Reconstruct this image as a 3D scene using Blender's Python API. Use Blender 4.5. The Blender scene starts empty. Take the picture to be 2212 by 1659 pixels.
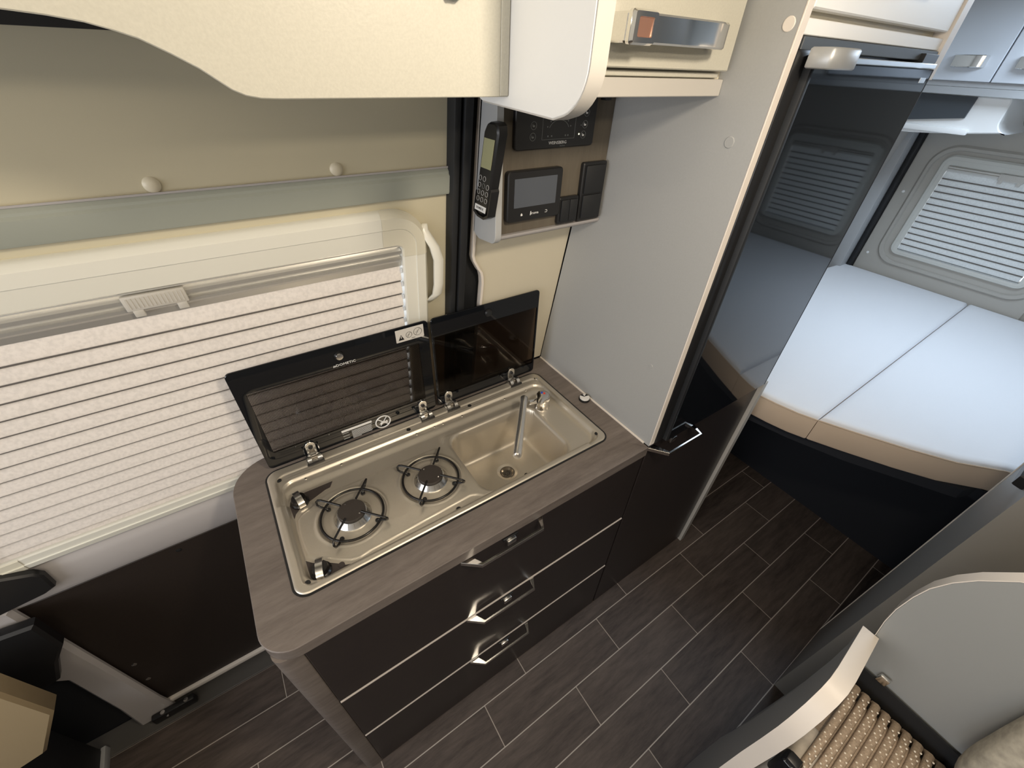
import bpy, bmesh, math, random
from mathutils import Vector, Matrix
random.seed(7)
S = bpy.context.scene
COL = S.collection
# ------------------------------------------------------------------ camera, world, lights, exposure
cam_d = bpy.data.cameras.new('camera'); cam = bpy.data.objects.new('camera', cam_d); COL.objects.link(cam)
rt = Vector((0.83244061, -0.55281077, 0.0379854)); dn = Vector((-0.32072638, -0.536592, -0.78051497)); fw = Vector((0.45185974, 0.63754943, -0.62398196))
cam.matrix_world = Matrix(((rt.x, -dn.x, -fw.x, 0.1110868), (rt.y, -dn.y, -fw.y, -0.46752217), (rt.z, -dn.z, -fw.z, 1.66799736), (0, 0, 0, 1)))
cam_d.sensor_fit = 'HORIZONTAL'; cam_d.sensor_width = 36.0; cam_d.lens = 890.564 * 36.0 / 2212.0
cam_d.clip_start = 0.01; cam_d.clip_end = 100
S.camera = cam
S.view_settings.view_transform = 'Standard'; S.view_settings.look = 'None'
S.view_settings.gamma = 1.0; S.view_settings.use_curve_mapping = False
S.view_settings.exposure = 0.35
W = bpy.data.worlds.new('world'); S.world = W; W.use_nodes = True
W.node_tree.nodes['Background'].inputs[0].default_value = (0.86, 0.92, 1.0, 1)
W.node_tree.nodes['Background'].inputs[1].default_value = 1.35

def area(name, loc, target, size, power, col, size_y=None, spread=180):
    d = bpy.data.lights.new(name, 'AREA'); d.energy = power; d.color = col; d.size = size
    if size_y: d.shape = 'RECTANGLE'; d.size_y = size_y
    d.spread = math.radians(spread)
    o = bpy.data.objects.new(name, d); COL.objects.link(o); o.location = loc
    v = Vector(target) - Vector(loc); o.rotation_euler = v.to_track_quat('-Z', 'Y').to_euler()
    return o
WARM = (1.0, 0.86, 0.67); NEUT = (1.0, 0.95, 0.88); COOL = (0.70, 0.84, 1.0)
area('ceiling_led_strip', (0.1, -0.98, 1.88), (0.1, 0.4, 1.35), 1.5, 3.3, WARM, 0.05)
area('ceiling_spot_aisle', (0.50, -0.60, 1.93), (0.35, 0.1, 0.9), 0.10, 5.0, WARM)
area('ceiling_spot_front', (-0.45, -0.45, 1.93), (-0.45, -0.2, 0.5), 0.10, 1.6, WARM)
area('roof_light_bed', (2.25, -0.35, 1.93), (2.15, -0.35, 0.8), 0.5, 8.5, COOL, 0.5)
area('windscreen_daylight', (-1.75, -0.45, 1.45), (0.6, -0.1, 1.2), 1.2, 11, (1.0, 0.98, 0.97), 0.7)

# ------------------------------------------------------------------ materials
MATS = {}
def new_mat(name):
    m = bpy.data.materials.new(name); m.use_nodes = True; MATS[name] = m
    return m, m.node_tree.nodes, m.node_tree.links, m.node_tree.nodes['Principled BSDF']
def mat(name, col, rough=0.5, metal=0.0, spec=0.5, noise=0.0, nscale=200, bump=0.0, coat=0.0, stretch=None, emit=0):
    m, N, L, b = new_mat(name)
    b.inputs['Base Color'].default_value = (*col, 1); b.inputs['Roughness'].default_value = rough
    b.inputs['Metallic'].default_value = metal; b.inputs['Specular IOR Level'].default_value = spec
    b.inputs['Coat Weight'].default_value = coat; b.inputs['Coat Roughness'].default_value = 0.04
    if emit: b.inputs['Emission Color'].default_value = (*col, 1); b.inputs['Emission Strength'].default_value = emit
    if noise or bump:
        tc = N.new('ShaderNodeTexCoord'); mp = N.new('ShaderNodeMapping'); nz = N.new('ShaderNodeTexNoise')
        L.new(tc.outputs['Object'], mp.inputs[0]); L.new(mp.outputs[0], nz.inputs['Vector'])
        if stretch: mp.inputs['Scale'].default_value = stretch
        nz.inputs['Scale'].default_value = nscale; nz.inputs['Detail'].default_value = 4
        if noise:
            r = N.new('ShaderNodeValToRGB')
            r.color_ramp.elements[0].position = 0.3; r.color_ramp.elements[1].position = 0.7
            r.color_ramp.elements[0].color = (*[c * (1 - noise) for c in col], 1)
            r.color_ramp.elements[1].color = (*[min(1, c * (1 + noise)) for c in col], 1)
            L.new(nz.outputs['Fac'], r.inputs[0]); L.new(r.outputs[0], b.inputs['Base Color'])
        if bump:
            bp = N.new('ShaderNodeBump'); bp.inputs['Strength'].default_value = bump; bp.inputs['Distance'].default_value = 0.001
            L.new(nz.outputs['Fac'], bp.inputs['Height']); L.new(bp.outputs[0], b.inputs['Normal'])
    return m
def wood(name, dark, light, rough, long_axis='x', scale=9.0, bump=0.35, spec=0.4, per_obj=False):
    m, N, L, b = new_mat(name)
    tc = N.new('ShaderNodeTexCoord'); mp = N.new('ShaderNodeMapping')
    st = {'x': (0.16, 1, 1), 'y': (1, 0.16, 1), 'z': (1, 1, 0.16)}[long_axis]
    mp.inputs['Scale'].default_value = st
    L.new(tc.outputs['Object'], mp.inputs[0])
    if per_obj:
        oi = N.new('ShaderNodeObjectInfo'); mu = N.new('ShaderNodeMath'); mu.operation = 'MULTIPLY'; mu.inputs[1].default_value = 37.0
        cb = N.new('ShaderNodeCombineXYZ'); L.new(oi.outputs['Random'], mu.inputs[0])
        for i in range(3): L.new(mu.outputs[0], cb.inputs[i])
        L.new(cb.outputs[0], mp.inputs['Location'])
    n1 = N.new('ShaderNodeTexNoise'); n1.inputs['Scale'].default_value = scale * 9; n1.inputs['Detail'].default_value = 8; n1.inputs['Roughness'].default_value = 0.7
    n2 = N.new('ShaderNodeTexNoise'); n2.inputs['Scale'].default_value = scale; n2.inputs['Detail'].default_value = 3
    L.new(mp.outputs[0], n1.inputs['Vector']); L.new(mp.outputs[0], n2.inputs['Vector'])
    mx = N.new('ShaderNodeMix'); mx.data_type = 'FLOAT'; mx.inputs['Factor'].default_value = 0.45
    L.new(n1.outputs['Fac'], mx.inputs['A']); L.new(n2.outputs['Fac'], mx.inputs['B'])
    r = N.new('ShaderNodeValToRGB'); r.color_ramp.elements[0].position = 0.36; r.color_ramp.elements[1].position = 0.64
    r.color_ramp.elements[0].color = (*dark, 1); r.color_ramp.elements[1].color = (*light, 1)
    L.new(mx.outputs['Result'], r.inputs[0]); L.new(r.outputs[0], b.inputs['Base Color'])
    b.inputs['Roughness'].default_value = rough; b.inputs['Specular IOR Level'].default_value = spec
    bp = N.new('ShaderNodeBump'); bp.inputs['Strength'].default_value = bump; bp.inputs['Distance'].default_value = 0.0006
    L.new(n1.outputs['Fac'], bp.inputs['Height']); L.new(bp.outputs[0], b.inputs['Normal'])
    return m
cream = mat('cream_laminate', (0.50, 0.485, 0.42), 0.42, noise=0.04, nscale=420, bump=0.12)
cream_s = mat('cream_smooth', (0.62, 0.57, 0.45), 0.4)
white_b = mat('white_board', (0.88, 0.88, 0.87), 0.4)
edge_g = mat('grey_edge_band', (0.50, 0.48, 0.45), 0.45)
light_edge = mat('light_edge_band', (0.74, 0.68, 0.62), 0.45)
grey_p = mat('grey_laminate', (0.365, 0.37, 0.37), 0.45, noise=0.02, nscale=300, bump=0.05)
locker_m = mat('locker_white', (0.66, 0.70, 0.76), 0.3)
trim_grey = mat('trim_plastic_grey', (0.42, 0.43, 0.44), 0.5)
door_skin = mat('door_skin', (0.55, 0.505, 0.375), 0.5, bump=0.05, nscale=500)
rail_m = mat('rail_paint', (0.33, 0.35, 0.31), 0.38)
lip_m = mat('door_lip_paint', (0.42, 0.40, 0.40), 0.28)
frame_m = mat('blind_frame_plastic', (0.76, 0.75, 0.68), 0.25)
frame_c = mat('blind_corner_plastic', (0.68, 0.65, 0.54), 0.35)
alu = mat('anodised_aluminium', (0.66, 0.65, 0.62), 0.34, 0.7)
steel = mat('brushed_steel', (0.61, 0.56, 0.48), 0.38, 0.75, noise=0.03, nscale=900, bump=0.05)
steel_d = mat('steel_dark', (0.40, 0.36, 0.31), 0.25, 1.0)
chrome = mat('chrome', (0.85, 0.84, 0.82), 0.10, 1.0)
silver_p = mat('silver_plastic', (0.42, 0.43, 0.44), 0.42, 0.5)
chrome_soft = mat('spout_chrome', (0.80, 0.79, 0.77), 0.2, 0.9)
copper_refl_m = mat('copper_reflection_tint', (0.62, 0.33, 0.24), 0.3, 0.8)
satin = mat('satin_chrome', (0.75, 0.74, 0.72), 0.22, 1.0)
enamel = mat('black_enamel', (0.008, 0.007, 0.007), 0.25)
cap_m = mat('burner_cap_enamel', (0.036, 0.029, 0.025), 0.6)
blk = mat('black_plastic', (0.012, 0.012, 0.013), 0.38)
blk_soft = mat('black_rubber', (0.010, 0.011, 0.013), 0.6)
blk_gloss = mat('black_gloss', (0.006, 0.007, 0.009), 0.04, spec=0.42)
front_m = mat('brown_black_front', (0.025, 0.020, 0.0195), 0.32, noise=0.1, nscale=60)
dark_panel = mat('door_pocket_panel', (0.018, 0.012, 0.009), 0.55, noise=0.15, nscale=300)
drawer_edge = mat('drawer_edge_bead', (0.55, 0.49, 0.44), 0.35)
decal_dark = mat('decal_anthracite', (0.045, 0.036, 0.034), 0.4)
paper = mat('sticker_paper', (0.60, 0.58, 0.55), 0.6)
ink_w = mat('white_print', (0.75, 0.75, 0.75), 0.5)
print_g = mat('pale_print', (0.42, 0.42, 0.42), 0.5)
ink_dim = mat('grey_print', (0.16, 0.17, 0.17), 0.5)
ink_b = mat('black_print', (0.01, 0.01, 0.01), 0.5)
screen_m = mat('blank_display', (0.085, 0.095, 0.115), 0.2)
lcd_m = mat('lcd_olive', (0.34, 0.34, 0.20), 0.25)
led_m = mat('status_led', (1.0, 0.9, 0.5), 0.4, emit=3)
mattress_m = mat('white_ticking', (0.80, 0.81, 0.84), 0.85, noise=0.01, nscale=500, bump=0.12)
mattress_s = mat('beige_ticking', (0.62, 0.49, 0.37), 0.85, bump=0.1, nscale=400)
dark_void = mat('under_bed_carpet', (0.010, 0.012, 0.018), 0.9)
recess_m = mat('recess_slate', (0.055, 0.063, 0.072), 0.5)
ceil_m = mat('ceiling_fabric', (0.60, 0.57, 0.50), 0.8)
wall_m = mat('wall_fabric', (0.45, 0.43, 0.40), 0.8)
rear_trim = mat('rear_door_trim', (0.44, 0.42, 0.38), 0.55)
cream_seat = mat('cream_seat_plastic', (0.36, 0.28, 0.17), 0.5)
grey_cloth = mat('grey_wool_cloth', (0.38, 0.35, 0.29), 0.95, noise=0.25, nscale=70, bump=0.8)
beige_cloth = mat('beige_cloth', (0.50, 0.45, 0.39), 0.95, noise=0.15, nscale=60, bump=0.5)
knit_m = mat('beige_ribbed_knit', (0.40, 0.31, 0.23), 0.8, noise=0.2, nscale=300, bump=0.5)
bead_m = mat('painted_yarn_glint', (0.78, 0.70, 0.58), 0.5)
red_m = mat('red_dot', (0.7, 0.05, 0.03), 0.4); blue_m = mat('blue_dot', (0.02, 0.08, 0.6), 0.4)
grout = mat('grout_line', (0.42, 0.37, 0.33), 0.7)
counter_m = wood('slate_wood_worktop', (0.118, 0.098, 0.088), (0.205, 0.176, 0.158), 0.45, 'x', 8, 0.9)
plank_m = wood('dark_oak_vinyl', (0.038, 0.029, 0.026), (0.112, 0.088, 0.076), 0.60, 'x', 6, 0.6, spec=0.3, per_obj=True)
panelwood = wood('taupe_wood_panel', (0.100, 0.085, 0.066), (0.135, 0.116, 0.090), 0.5, 'z', 12, 0.2)
# pleated blind cloth: translucent paper with a speckle
def blind_mat(name, col, trans):
    m, N, L, b = new_mat(name)
    b.inputs['Roughness'].default_value = 0.85
    tc = N.new('ShaderNodeTexCoord'); nz = N.new('ShaderNodeTexNoise'); nz.inputs['Scale'].default_value = 180; nz.inputs['Detail'].default_value = 5
    L.new(tc.outputs['Object'], nz.inputs['Vector'])
    r = N.new('ShaderNodeValToRGB'); r.color_ramp.elements[0].position = 0.35; r.color_ramp.elements[1].position = 0.6
    r.color_ramp.elements[0].color = (*[c * 0.90 for c in col], 1); r.color_ramp.elements[1].color = (*col, 1)
    L.new(nz.outputs['Fac'], r.inputs[0]); L.new(r.outputs[0], b.inputs['Base Color'])
    t = N.new('ShaderNodeBsdfTranslucent'); L.new(r.outputs[0], t.inputs[0])
    mx = N.new('ShaderNodeMixShader'); mx.inputs[0].default_value = trans
    L.new(b.outputs[0], mx.inputs[1]); L.new(t.outputs[0], mx.inputs[2])
    L.new(mx.outputs[0], N['Material Output'].inputs['Surface'])
    return m
blind_m = blind_mat('pleated_blind_cloth', (0.86, 0.81, 0.76), 0.35)
blind_r = blind_mat('pleated_blind_cloth_rear', (0.80, 0.82, 0.82), 0.35)
# smoked glass with a fine printed dot screen
def smoked(name, tint, dots):
    m, N, L, b = new_mat(name)
    tr = N.new('ShaderNodeBsdfTransparent'); tr.inputs[0].default_value = (*tint, 1)
    gl = N.new('ShaderNodeBsdfGlossy'); gl.inputs['Roughness'].default_value = 0.03; gl.inputs['Color'].default_value = (0.9, 0.9, 0.9, 1)
    fr = N.new('ShaderNodeFresnel'); fr.inputs[0].default_value = 1.22
    mx = N.new('ShaderNodeMixShader'); L.new(fr.outputs[0], mx.inputs[0]); L.new(tr.outputs[0], mx.inputs[1]); L.new(gl.outputs[0], mx.inputs[2])
    out = mx
    if dots:
        tc = N.new('ShaderNodeTexCoord'); ck = N.new('ShaderNodeTexChecker'); ck.inputs['Scale'].default_value = 560
        mp = N.new('ShaderNodeMapping'); mp.inputs['Rotation'].default_value = (0, math.radians(45), 0); mp.inputs['Location'].default_value = (0.31, 0.0013, 0.17)
        L.new(tc.outputs['Object'], mp.inputs[0]); L.new(mp.outputs[0], ck.inputs['Vector'])
        df = N.new('ShaderNodeBsdfDiffuse'); df.inputs[0].default_value = (0.012, 0.01, 0.009, 1)
        m2 = N.new('ShaderNodeMixShader'); ml = N.new('ShaderNodeMath'); ml.operation = 'MULTIPLY'; ml.inputs[1].default_value = dots
        L.new(ck.outputs['Fac'], ml.inputs[0]); L.new(ml.outputs[0], m2.inputs[0]); L.new(mx.outputs[0], m2.inputs[1]); L.new(df.outputs[0], m2.inputs[2]); out = m2
    L.new(out.outputs[0], N['Material Output'].inputs['Surface'])
    return m
smoke_dot = smoked('smoked_dot_glass', (0.62, 0.59, 0.56), 0.55)
smoke = smoked('smoked_glass', (0.34, 0.30, 0.275), 0)
knit_tex = knit_m

# ------------------------------------------------------------------ geometry helpers
class MB:
    def __init__(s): s.bm = bmesh.new()
    def _tf(s, vs, tf):
        if tf:
            for v in vs: v.co = Vector(tf(v.co))
    def box(s, x0, x1, y0, y1, z0, z1, bev=0, seg=2, tf=None):
        r = bmesh.ops.create_cube(s.bm, size=1.0); vs = r['verts']
        for v in vs:
            v.co = Vector(((x0 + x1) / 2 + v.co.x * (x1 - x0), (y0 + y1) / 2 + v.co.y * (y1 - y0), (z0 + z1) / 2 + v.co.z * (z1 - z0)))
        if bev:
            es = list({e for v in vs for e in v.link_edges})
            g = bmesh.ops.bevel(s.bm, geom=es, offset=bev, segments=seg, profile=0.5, affect='EDGES')
            vs = list({v for f in g['faces'] for v in f.verts} | {v for v in vs if v.is_valid})
        s._tf(vs, tf); return s
    def loft(s, loops, cap0=True, cap1=True, closed=False, tf=None):
        rows = [[s.bm.verts.new(Vector(tf(Vector(p)) if tf else p)) for p in lp] for lp in loops]
        n = len(rows[0]); R = len(rows)
        for i in range(R if closed else R - 1):
            a = rows[i]; b = rows[(i + 1) % R]
            for j in range(n):
                k = (j + 1) % n
                try: s.bm.faces.new((a[j], a[k], b[k], b[j]))
                except ValueError: pass
        if not closed:
            if cap0: s.bm.faces.new(rows[0][::-1])
            if cap1: s.bm.faces.new(rows[-1])
        return s
    def prism(s, poly, axis, a0, a1, bev=0, tf=None):
        def P(p, h):
            return {'x': (h, p[0], p[1]), 'y': (p[0], h, p[1]), 'z': (p[0], p[1], h)}[axis]
        if bev:
            cx = sum(p[0] for p in poly) / len(poly); cy = sum(p[1] for p in poly) / len(poly)
            ins = inset(poly, bev); s_ = 1 if a1 > a0 else -1
            loops = [[P(p, a0) for p in ins], [P(p, a0 + s_ * bev) for p in poly], [P(p, a1 - s_ * bev) for p in poly], [P(p, a1) for p in ins]]
        else: loops = [[P(p, a0) for p in poly], [P(p, a1) for p in poly]]
        return s.loft(loops, tf=tf)
    def tube(s, pts, r, n=10, closed=False, caps=True):
        pts = [Vector(p) for p in pts]; m = len(pts); rings = []; up = None
        for i, p in enumerate(pts):
            a = pts[i - 1] if (i > 0 or closed) else p; b = pts[(i + 1) % m] if (i < m - 1 or closed) else p
            t = (b - a).normalized()
            if up is None: up = t.orthogonal().normalized()
            up = (up - t * up.dot(t)).normalized(); sd = t.cross(up)
            rr = r[i] if isinstance(r, (list, tuple)) else r
            rings.append([p + (up * math.cos(2 * math.pi * k / n) + sd * math.sin(2 * math.pi * k / n)) * rr for k in range(n)])
        return s.loft(rings, caps, caps, closed)
    def lathe(s, prof, c, n=40, axis='z', caps=True):
        loops = []
        for r, h in prof:
            lp = []
            for k in range(n):
                a = 2 * math.pi * k / n; u, v = r * math.cos(a), r * math.sin(a)
                lp.append({'z': (c[0] + u, c[1] + v, c[2] + h), 'y': (c[0] + u, c[1] + h, c[2] + v), 'x': (c[0] + h, c[1] + u, c[2] + v)}[axis])
            loops.append(lp)
        return s.loft(loops, caps, caps)
    def build(s, name, m, parent=None, smooth=35, label=None, kind=None):
        bmesh.ops.remove_doubles(s.bm, verts=s.bm.verts, dist=1e-6)
        bmesh.ops.recalc_face_normals(s.bm, faces=s.bm.faces)
        off = Vector((0, 0, 0)); p = parent
        while p: off += p.location; p = p.parent
        me = bpy.data.meshes.new(name)
        for v in s.bm.verts: v.co -= off
        s.bm.to_mesh(me); s.bm.free(); me.materials.append(m)
        if smooth: me.shade_smooth(); me.set_sharp_from_angle(angle=math.radians(smooth))
        o = bpy.data.objects.new(name, me); COL.objects.link(o)
        if parent: o.parent = parent
        if label: o['label'] = label
        if kind: o['kind'] = kind
        return o
def inset(poly, d):
    n = len(poly); A = sum(poly[i][0] * poly[(i + 1) % n][1] - poly[(i + 1) % n][0] * poly[i][1] for i in range(n)); sg = 1 if A > 0 else -1
    out = []
    for i in range(n):
        p0, p1, p2 = [Vector(q[:2]) for q in (poly[i - 1], poly[i], poly[(i + 1) % n])]
        e1 = (p1 - p0); e2 = (p2 - p1)
        if e1.length < 1e-9 or e2.length < 1e-9: out.append(tuple(p1)); continue
        e1.normalize(); e2.normalize()
        n1 = Vector((-e1.y, e1.x)) * sg; n2 = Vector((-e2.y, e2.x)) * sg; b = n1 + n2
        if b.length < 1e-6: b = n1
        b.normalize(); k = d / max(0.4, b.dot(n1)); out.append(tuple(p1 + b * k))
    return out
def rr(x0, y0, x1, y1, r, n=6):
    if not isinstance(r, (tuple, list)): r = (r,) * 4    # order: x1y1, x0y1, x0y0, x1y0
    o = []
    for (cx, cy, a0, q) in ((x1, y1, 0, r[0]), (x0, y1, 90, r[1]), (x0, y0, 180, r[2]), (x1, y0, 270, r[3])):
        sx = -1 if cx == x1 else 1; sy = -1 if cy == y1 else 1
        for k in range(n + 1):
            a = math.radians(a0 + 90 * k / n); o.append((cx + sx * q + q * math.cos(a), cy + sy * q + q * math.sin(a)))
    return o
def arc(cx, cy, r, a0, a1, n=8):
    return [(cx + r * math.cos(math.radians(a0 + (a1 - a0) * k / n)), cy + r * math.sin(math.radians(a0 + (a1 - a0) * k / n))) for k in range(n + 1)]
def tag(o, label, cat, group=None):
    o['label'] = label; o['category'] = cat
    if group: o['group'] = group
    return o
def thing(name, label, cat, loc, group=None):
    o = bpy.data.objects.new(name, None); COL.objects.link(o); o.location = loc; o.empty_display_size = 0.05
    return tag(o, label, cat, group)
def text(body, name, m, parent, size, fx, thick=0.0002, align='CENTER', sx=1.0):
    """fx maps (u, v, w) of flat text to world"""
    cu = bpy.data.curves.new('t', 'FONT'); cu.body = body; cu.size = size; cu.align_x = align; cu.align_y = 'CENTER'; cu.extrude = thick
    cu.resolution_u = 2
    to = bpy.data.objects.new('t', cu); COL.objects.link(to)
    me = bpy.data.meshes.new_from_object(to.evaluated_get(bpy.context.evaluated_depsgraph_get()))
    bpy.data.objects.remove(to); bpy.data.curves.remove(cu)
    off = Vector((0, 0, 0)); p = parent
    while p: off += p.location; p = p.parent
    for v in me.vertices: v.co = Vector(fx(v.co.x * sx, v.co.y, v.co.z)) - off
    me.name = name; me.materials.clear(); me.materials.append(m)
    o = bpy.data.objects.new(name, me); COL.objects.link(o); o.parent = parent
    return o
def dup_tree(o, loc, label=None):
    c = o.copy(); COL.objects.link(c); c.location = loc
    if label: c['label'] = label
    for ch in list(o.children):
        d = ch.copy(); COL.objects.link(d); d.parent = c
        for g in ch.children:
            e = g.copy(); COL.objects.link(e); e.parent = d
    return c
def struct(o): o['kind'] = 'structure'; return o
SL = 0.16
def DR(p):      # sliding door plane above the belt line: (x, depth into the room, z) -> world
    return (p[0], 0.42 - SL * (p[2] - 0.9) - p[1], p[2])
def BB(p):      # fixed side wall, 30 mm nearer
    return (p[0], 0.39 - SL * (p[2] - 0.9) - p[1], p[2])
T = 0.9         # worktop height

# ------------------------------------------------------------------ floor of planks
fl = struct(MB().box(-1.7, 3.05, -1.32, 0.372, -0.05, -0.0015).build('floor', grout, smooth=0))
PL, PW = 0.4935, 0.1235
y_top = 0.372; joints = {0: -0.222, 1: -0.06 - 0.0, 2: 0.229 - 0.06, 3: 0.474, 4: 0.802, 5: 0.1015, 6: 0.389, 7: 0.680, 8: 0.48, 9: 0.28, 10: 0.08, 11: 0.37, 12: 0.17, 13: 0.46}
rows = [y_top] + [0.2486 - 0.12365 * k for k in range(13)]
pcache = {}
for i in range(13):
    ya, yb = rows[i + 1], rows[i]
    if yb < -1.31: break
    ya = max(ya, -1.318)
    j = joints.get(i, 0.1) % PL
    xs = [-1.7] + [j + PL * k for k in range(-5, 8) if -1.68 < j + PL * k < 3.0] + [3.04]
    for a, b in zip(xs[:-1], xs[1:]):
        key = (round(b - a, 4), round(yb - ya, 4))
        if key not in pcache:
            m_ = MB().box(0.0016, b - a - 0.0016, 0.0016, yb - ya - 0.0016, -0.0012, 0.0, 0.0004, 1)
            po = m_.build('plank', plank_m, smooth=0); pcache[key] = po.data; po.parent = fl
        else:
            po = bpy.data.objects.new('plank', pcache[key]); COL.objects.link(po); po.parent = fl
        po.location = (a, ya, 0)

# ------------------------------------------------------------------ shell of the van
struct(MB().box(-1.7, 3.05, -1.32, 0.62, 1.96, 2.0).build('ceiling', ceil_m, smooth=0))
struct(MB().box(-1.7, 3.05, -1.36, -1.32, -0.05, 2.0).build('wall_right', wall_m, smooth=0))
struct(MB().prism([(0.62, 0.0), (0.66, 0.0), (0.60, 2.0), (0.34, 2.0), (0.30, 1.96), (0.45, 0.95), (0.45, 0.0)], 'x', 0.60, 3.0).build('wall_left', wall_m, smooth=0))
struct(MB().box(-1.70, -0.601, 0.452, 0.50, -0.05, 1.96).build('wall_left_front', blk_soft, smooth=0))
struct(MB().box(-0.6, 0.6, 0.4505, 0.50, -0.05, 0.80).build('wall_left_sill', wall_m, smooth=0))
struct(MB().box(-0.601, 0.56, -0.03, 0.0, 1.7005, 1.985, tf=DR).build('wall_left_top', wall_m, smooth=0))
wr = MB()
for q in ((-1.32, 0.45, -0.05, 0.5), (-1.32, 0.45, 1.60, 1.96), (0.325, 0.45, 0.5, 1.60), (-1.32, -1.25, 0.5, 1.60), (-0.405, -0.385, 0.5, 1.60)): wr.box(3.051, 3.09, *q)
struct(wr.build('wall_rear', rear_trim, smooth=0))
struct(MB().box(-1.74, -1.7, -1.36, 0.62, -0.05, 1.0).build('wall_front', wall_m, smooth=0))
# fixed beige back panel between sliding door and tall panel, with its shaped left edge
bpoly = [(0.8245, 0.905), (0.8245, 1.66), (0.549, 1.66), (0.549, 1.325), (0.5485, 1.312), (0.552, 1.300), (0.565, 1.277), (0.573, 1.266), (0.577, 1.252), (0.579, 1.235), (0.578, 0.905)]
bb = MB().prism(bpoly, 'y', -0.006, 0.0, tf=BB).build('side_wall_panel', cream_s)
tag(bb, 'pale beige wall panel with a stepped left edge behind the sink', 'wall panel')
be = MB()
eo = [p for p in bpoly[2:]]
be.loft([[BB((x + dx, dd, z)) for (dx, dd) in ((-0.004, 0.003), (0.002, 0.003), (0.002, -0.012), (-0.004, -0.012))] for x, z in eo]).build('edge_band', light_edge, bb)

# ------------------------------------------------------------------ sliding door (upper, leaning) and lower half
sd = thing('door_1', 'beige sliding side door filling the left of the picture behind the worktop', 'door', (-0.05, 0.45, 0.0))
def ring_box(o, i, d0, d1, tf):
    def L_(r, d): return [(r[0], d, r[2]), (r[1], d, r[2]), (r[1], d, r[3]), (r[0], d, r[3])]
    return MB().loft([L_(i, d0), L_(o, d0), L_(o, d1), L_(i, d1)], closed=True, tf=tf)
ring_box((-0.60, 0.500, 0.70, 1.70), (-0.494, 0.395, 0.84, 1.366), -0.03, 0.0, DR).build('door_skin', door_skin, sd, smooth=0)
# rail / reinforcement bar
m_ = MB().loft([[DR((x, d, z)) for d, z in ((-0.002, 1.447), (0.012, 1.449), (0.014, 1.453), (0.014, 1.482), (0.010, 1.486), (0.0095, 1.490), (0.004, 1.4955), (-0.002, 1.496))] for x in (-0.60, 0.498)])
m_.build('cross_rail', rail_m, sd)
MB().box(-0.60, 0.498, 0.004, 0.0062, 1.4955, 1.4985, tf=DR).build('rail_lip', lip_m, sd)
for x in (0.042, 0.292):
    n0 = DR((x, 0.0, 1.508)); MB().lathe([(0.0105, 0.001), (0.0105, -0.002), (0.008, -0.0045), (0.004, -0.006), (0.0, -0.0063)], n0, 20, 'y', True).build('plug_cap', cream_s, sd)
# dark trim high on the left
MB().box(-0.60, 0.12, 0.0, 0.03, 1.672, 1.70, tf=DR).build('dark_header', blk, sd)
# lip under the window and vertical lower door
MB().loft([[(x, y, z) for y, z in ((0.45, 0.83), (0.432, 0.80), (0.420, 0.787), (0.415, 0.775), (0.416, 0.715), (0.422, 0.700), (0.45, 0.695))] for x in (-0.66, 0.50)]).build('belt_lip', lip_m, sd)
MB().prism([(-0.535, 0.693), (0.49, 0.693), (0.49, 0.045), (-0.525, 0.045), (-0.532, 0.10), (-0.536, 0.60)], 'y', 0.428, 0.45, 0.003).build('pocket_panel', dark_panel, sd)
for (x, z) in ((-0.25, 0.668), (-0.497, 0.30), (-0.507, 0.20)):
    MB().lathe([(0.006, 0.0), (0.006, -0.001), (0.003, -0.002), (0, -0.002)], (x, 0.4285, z), 14, 'y').build('panel_clip', blk if z > .5 else satin, sd)
MB().box(-0.60, 0.49, 0.418, 0.45, 0.028, 0.047, 0.003).build('bottom_lip', light_edge, sd)
# grab handle on the door edge
hp = [(0.443, 0.008, 1.395), (0.438, 0.013, 1.385), (0.455, 0.028, 1.35), (0.463, 0.030, 1.32), (0.463, 0.030, 1.26), (0.460, 0.028, 1.235), (0.452, 0.016, 1.217), (0.440, 0.004, 1.208)]
m_ = MB()
sec = []
for i, (x, d, z) in enumerate(hp):
    w = (0.006, 0.011, 0.012, 0.012, 0.012, 0.012, 0.013, 0.010)[i]; th = (0.004, 0.007, 0.007, 0.007, 0.007, 0.008, 0.006, 0.004)[i]
    sec.append([DR((x + w * math.cos(a) * (1 if abs(math.cos(a)) < 0.8 else 0.95), d + th * math.sin(a), z)) for a in [math.radians(22.5 + 45 * k) for k in range(8)]])
m_.loft(sec).build('grab_handle', frame_m, sd, smooth=50)

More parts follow.
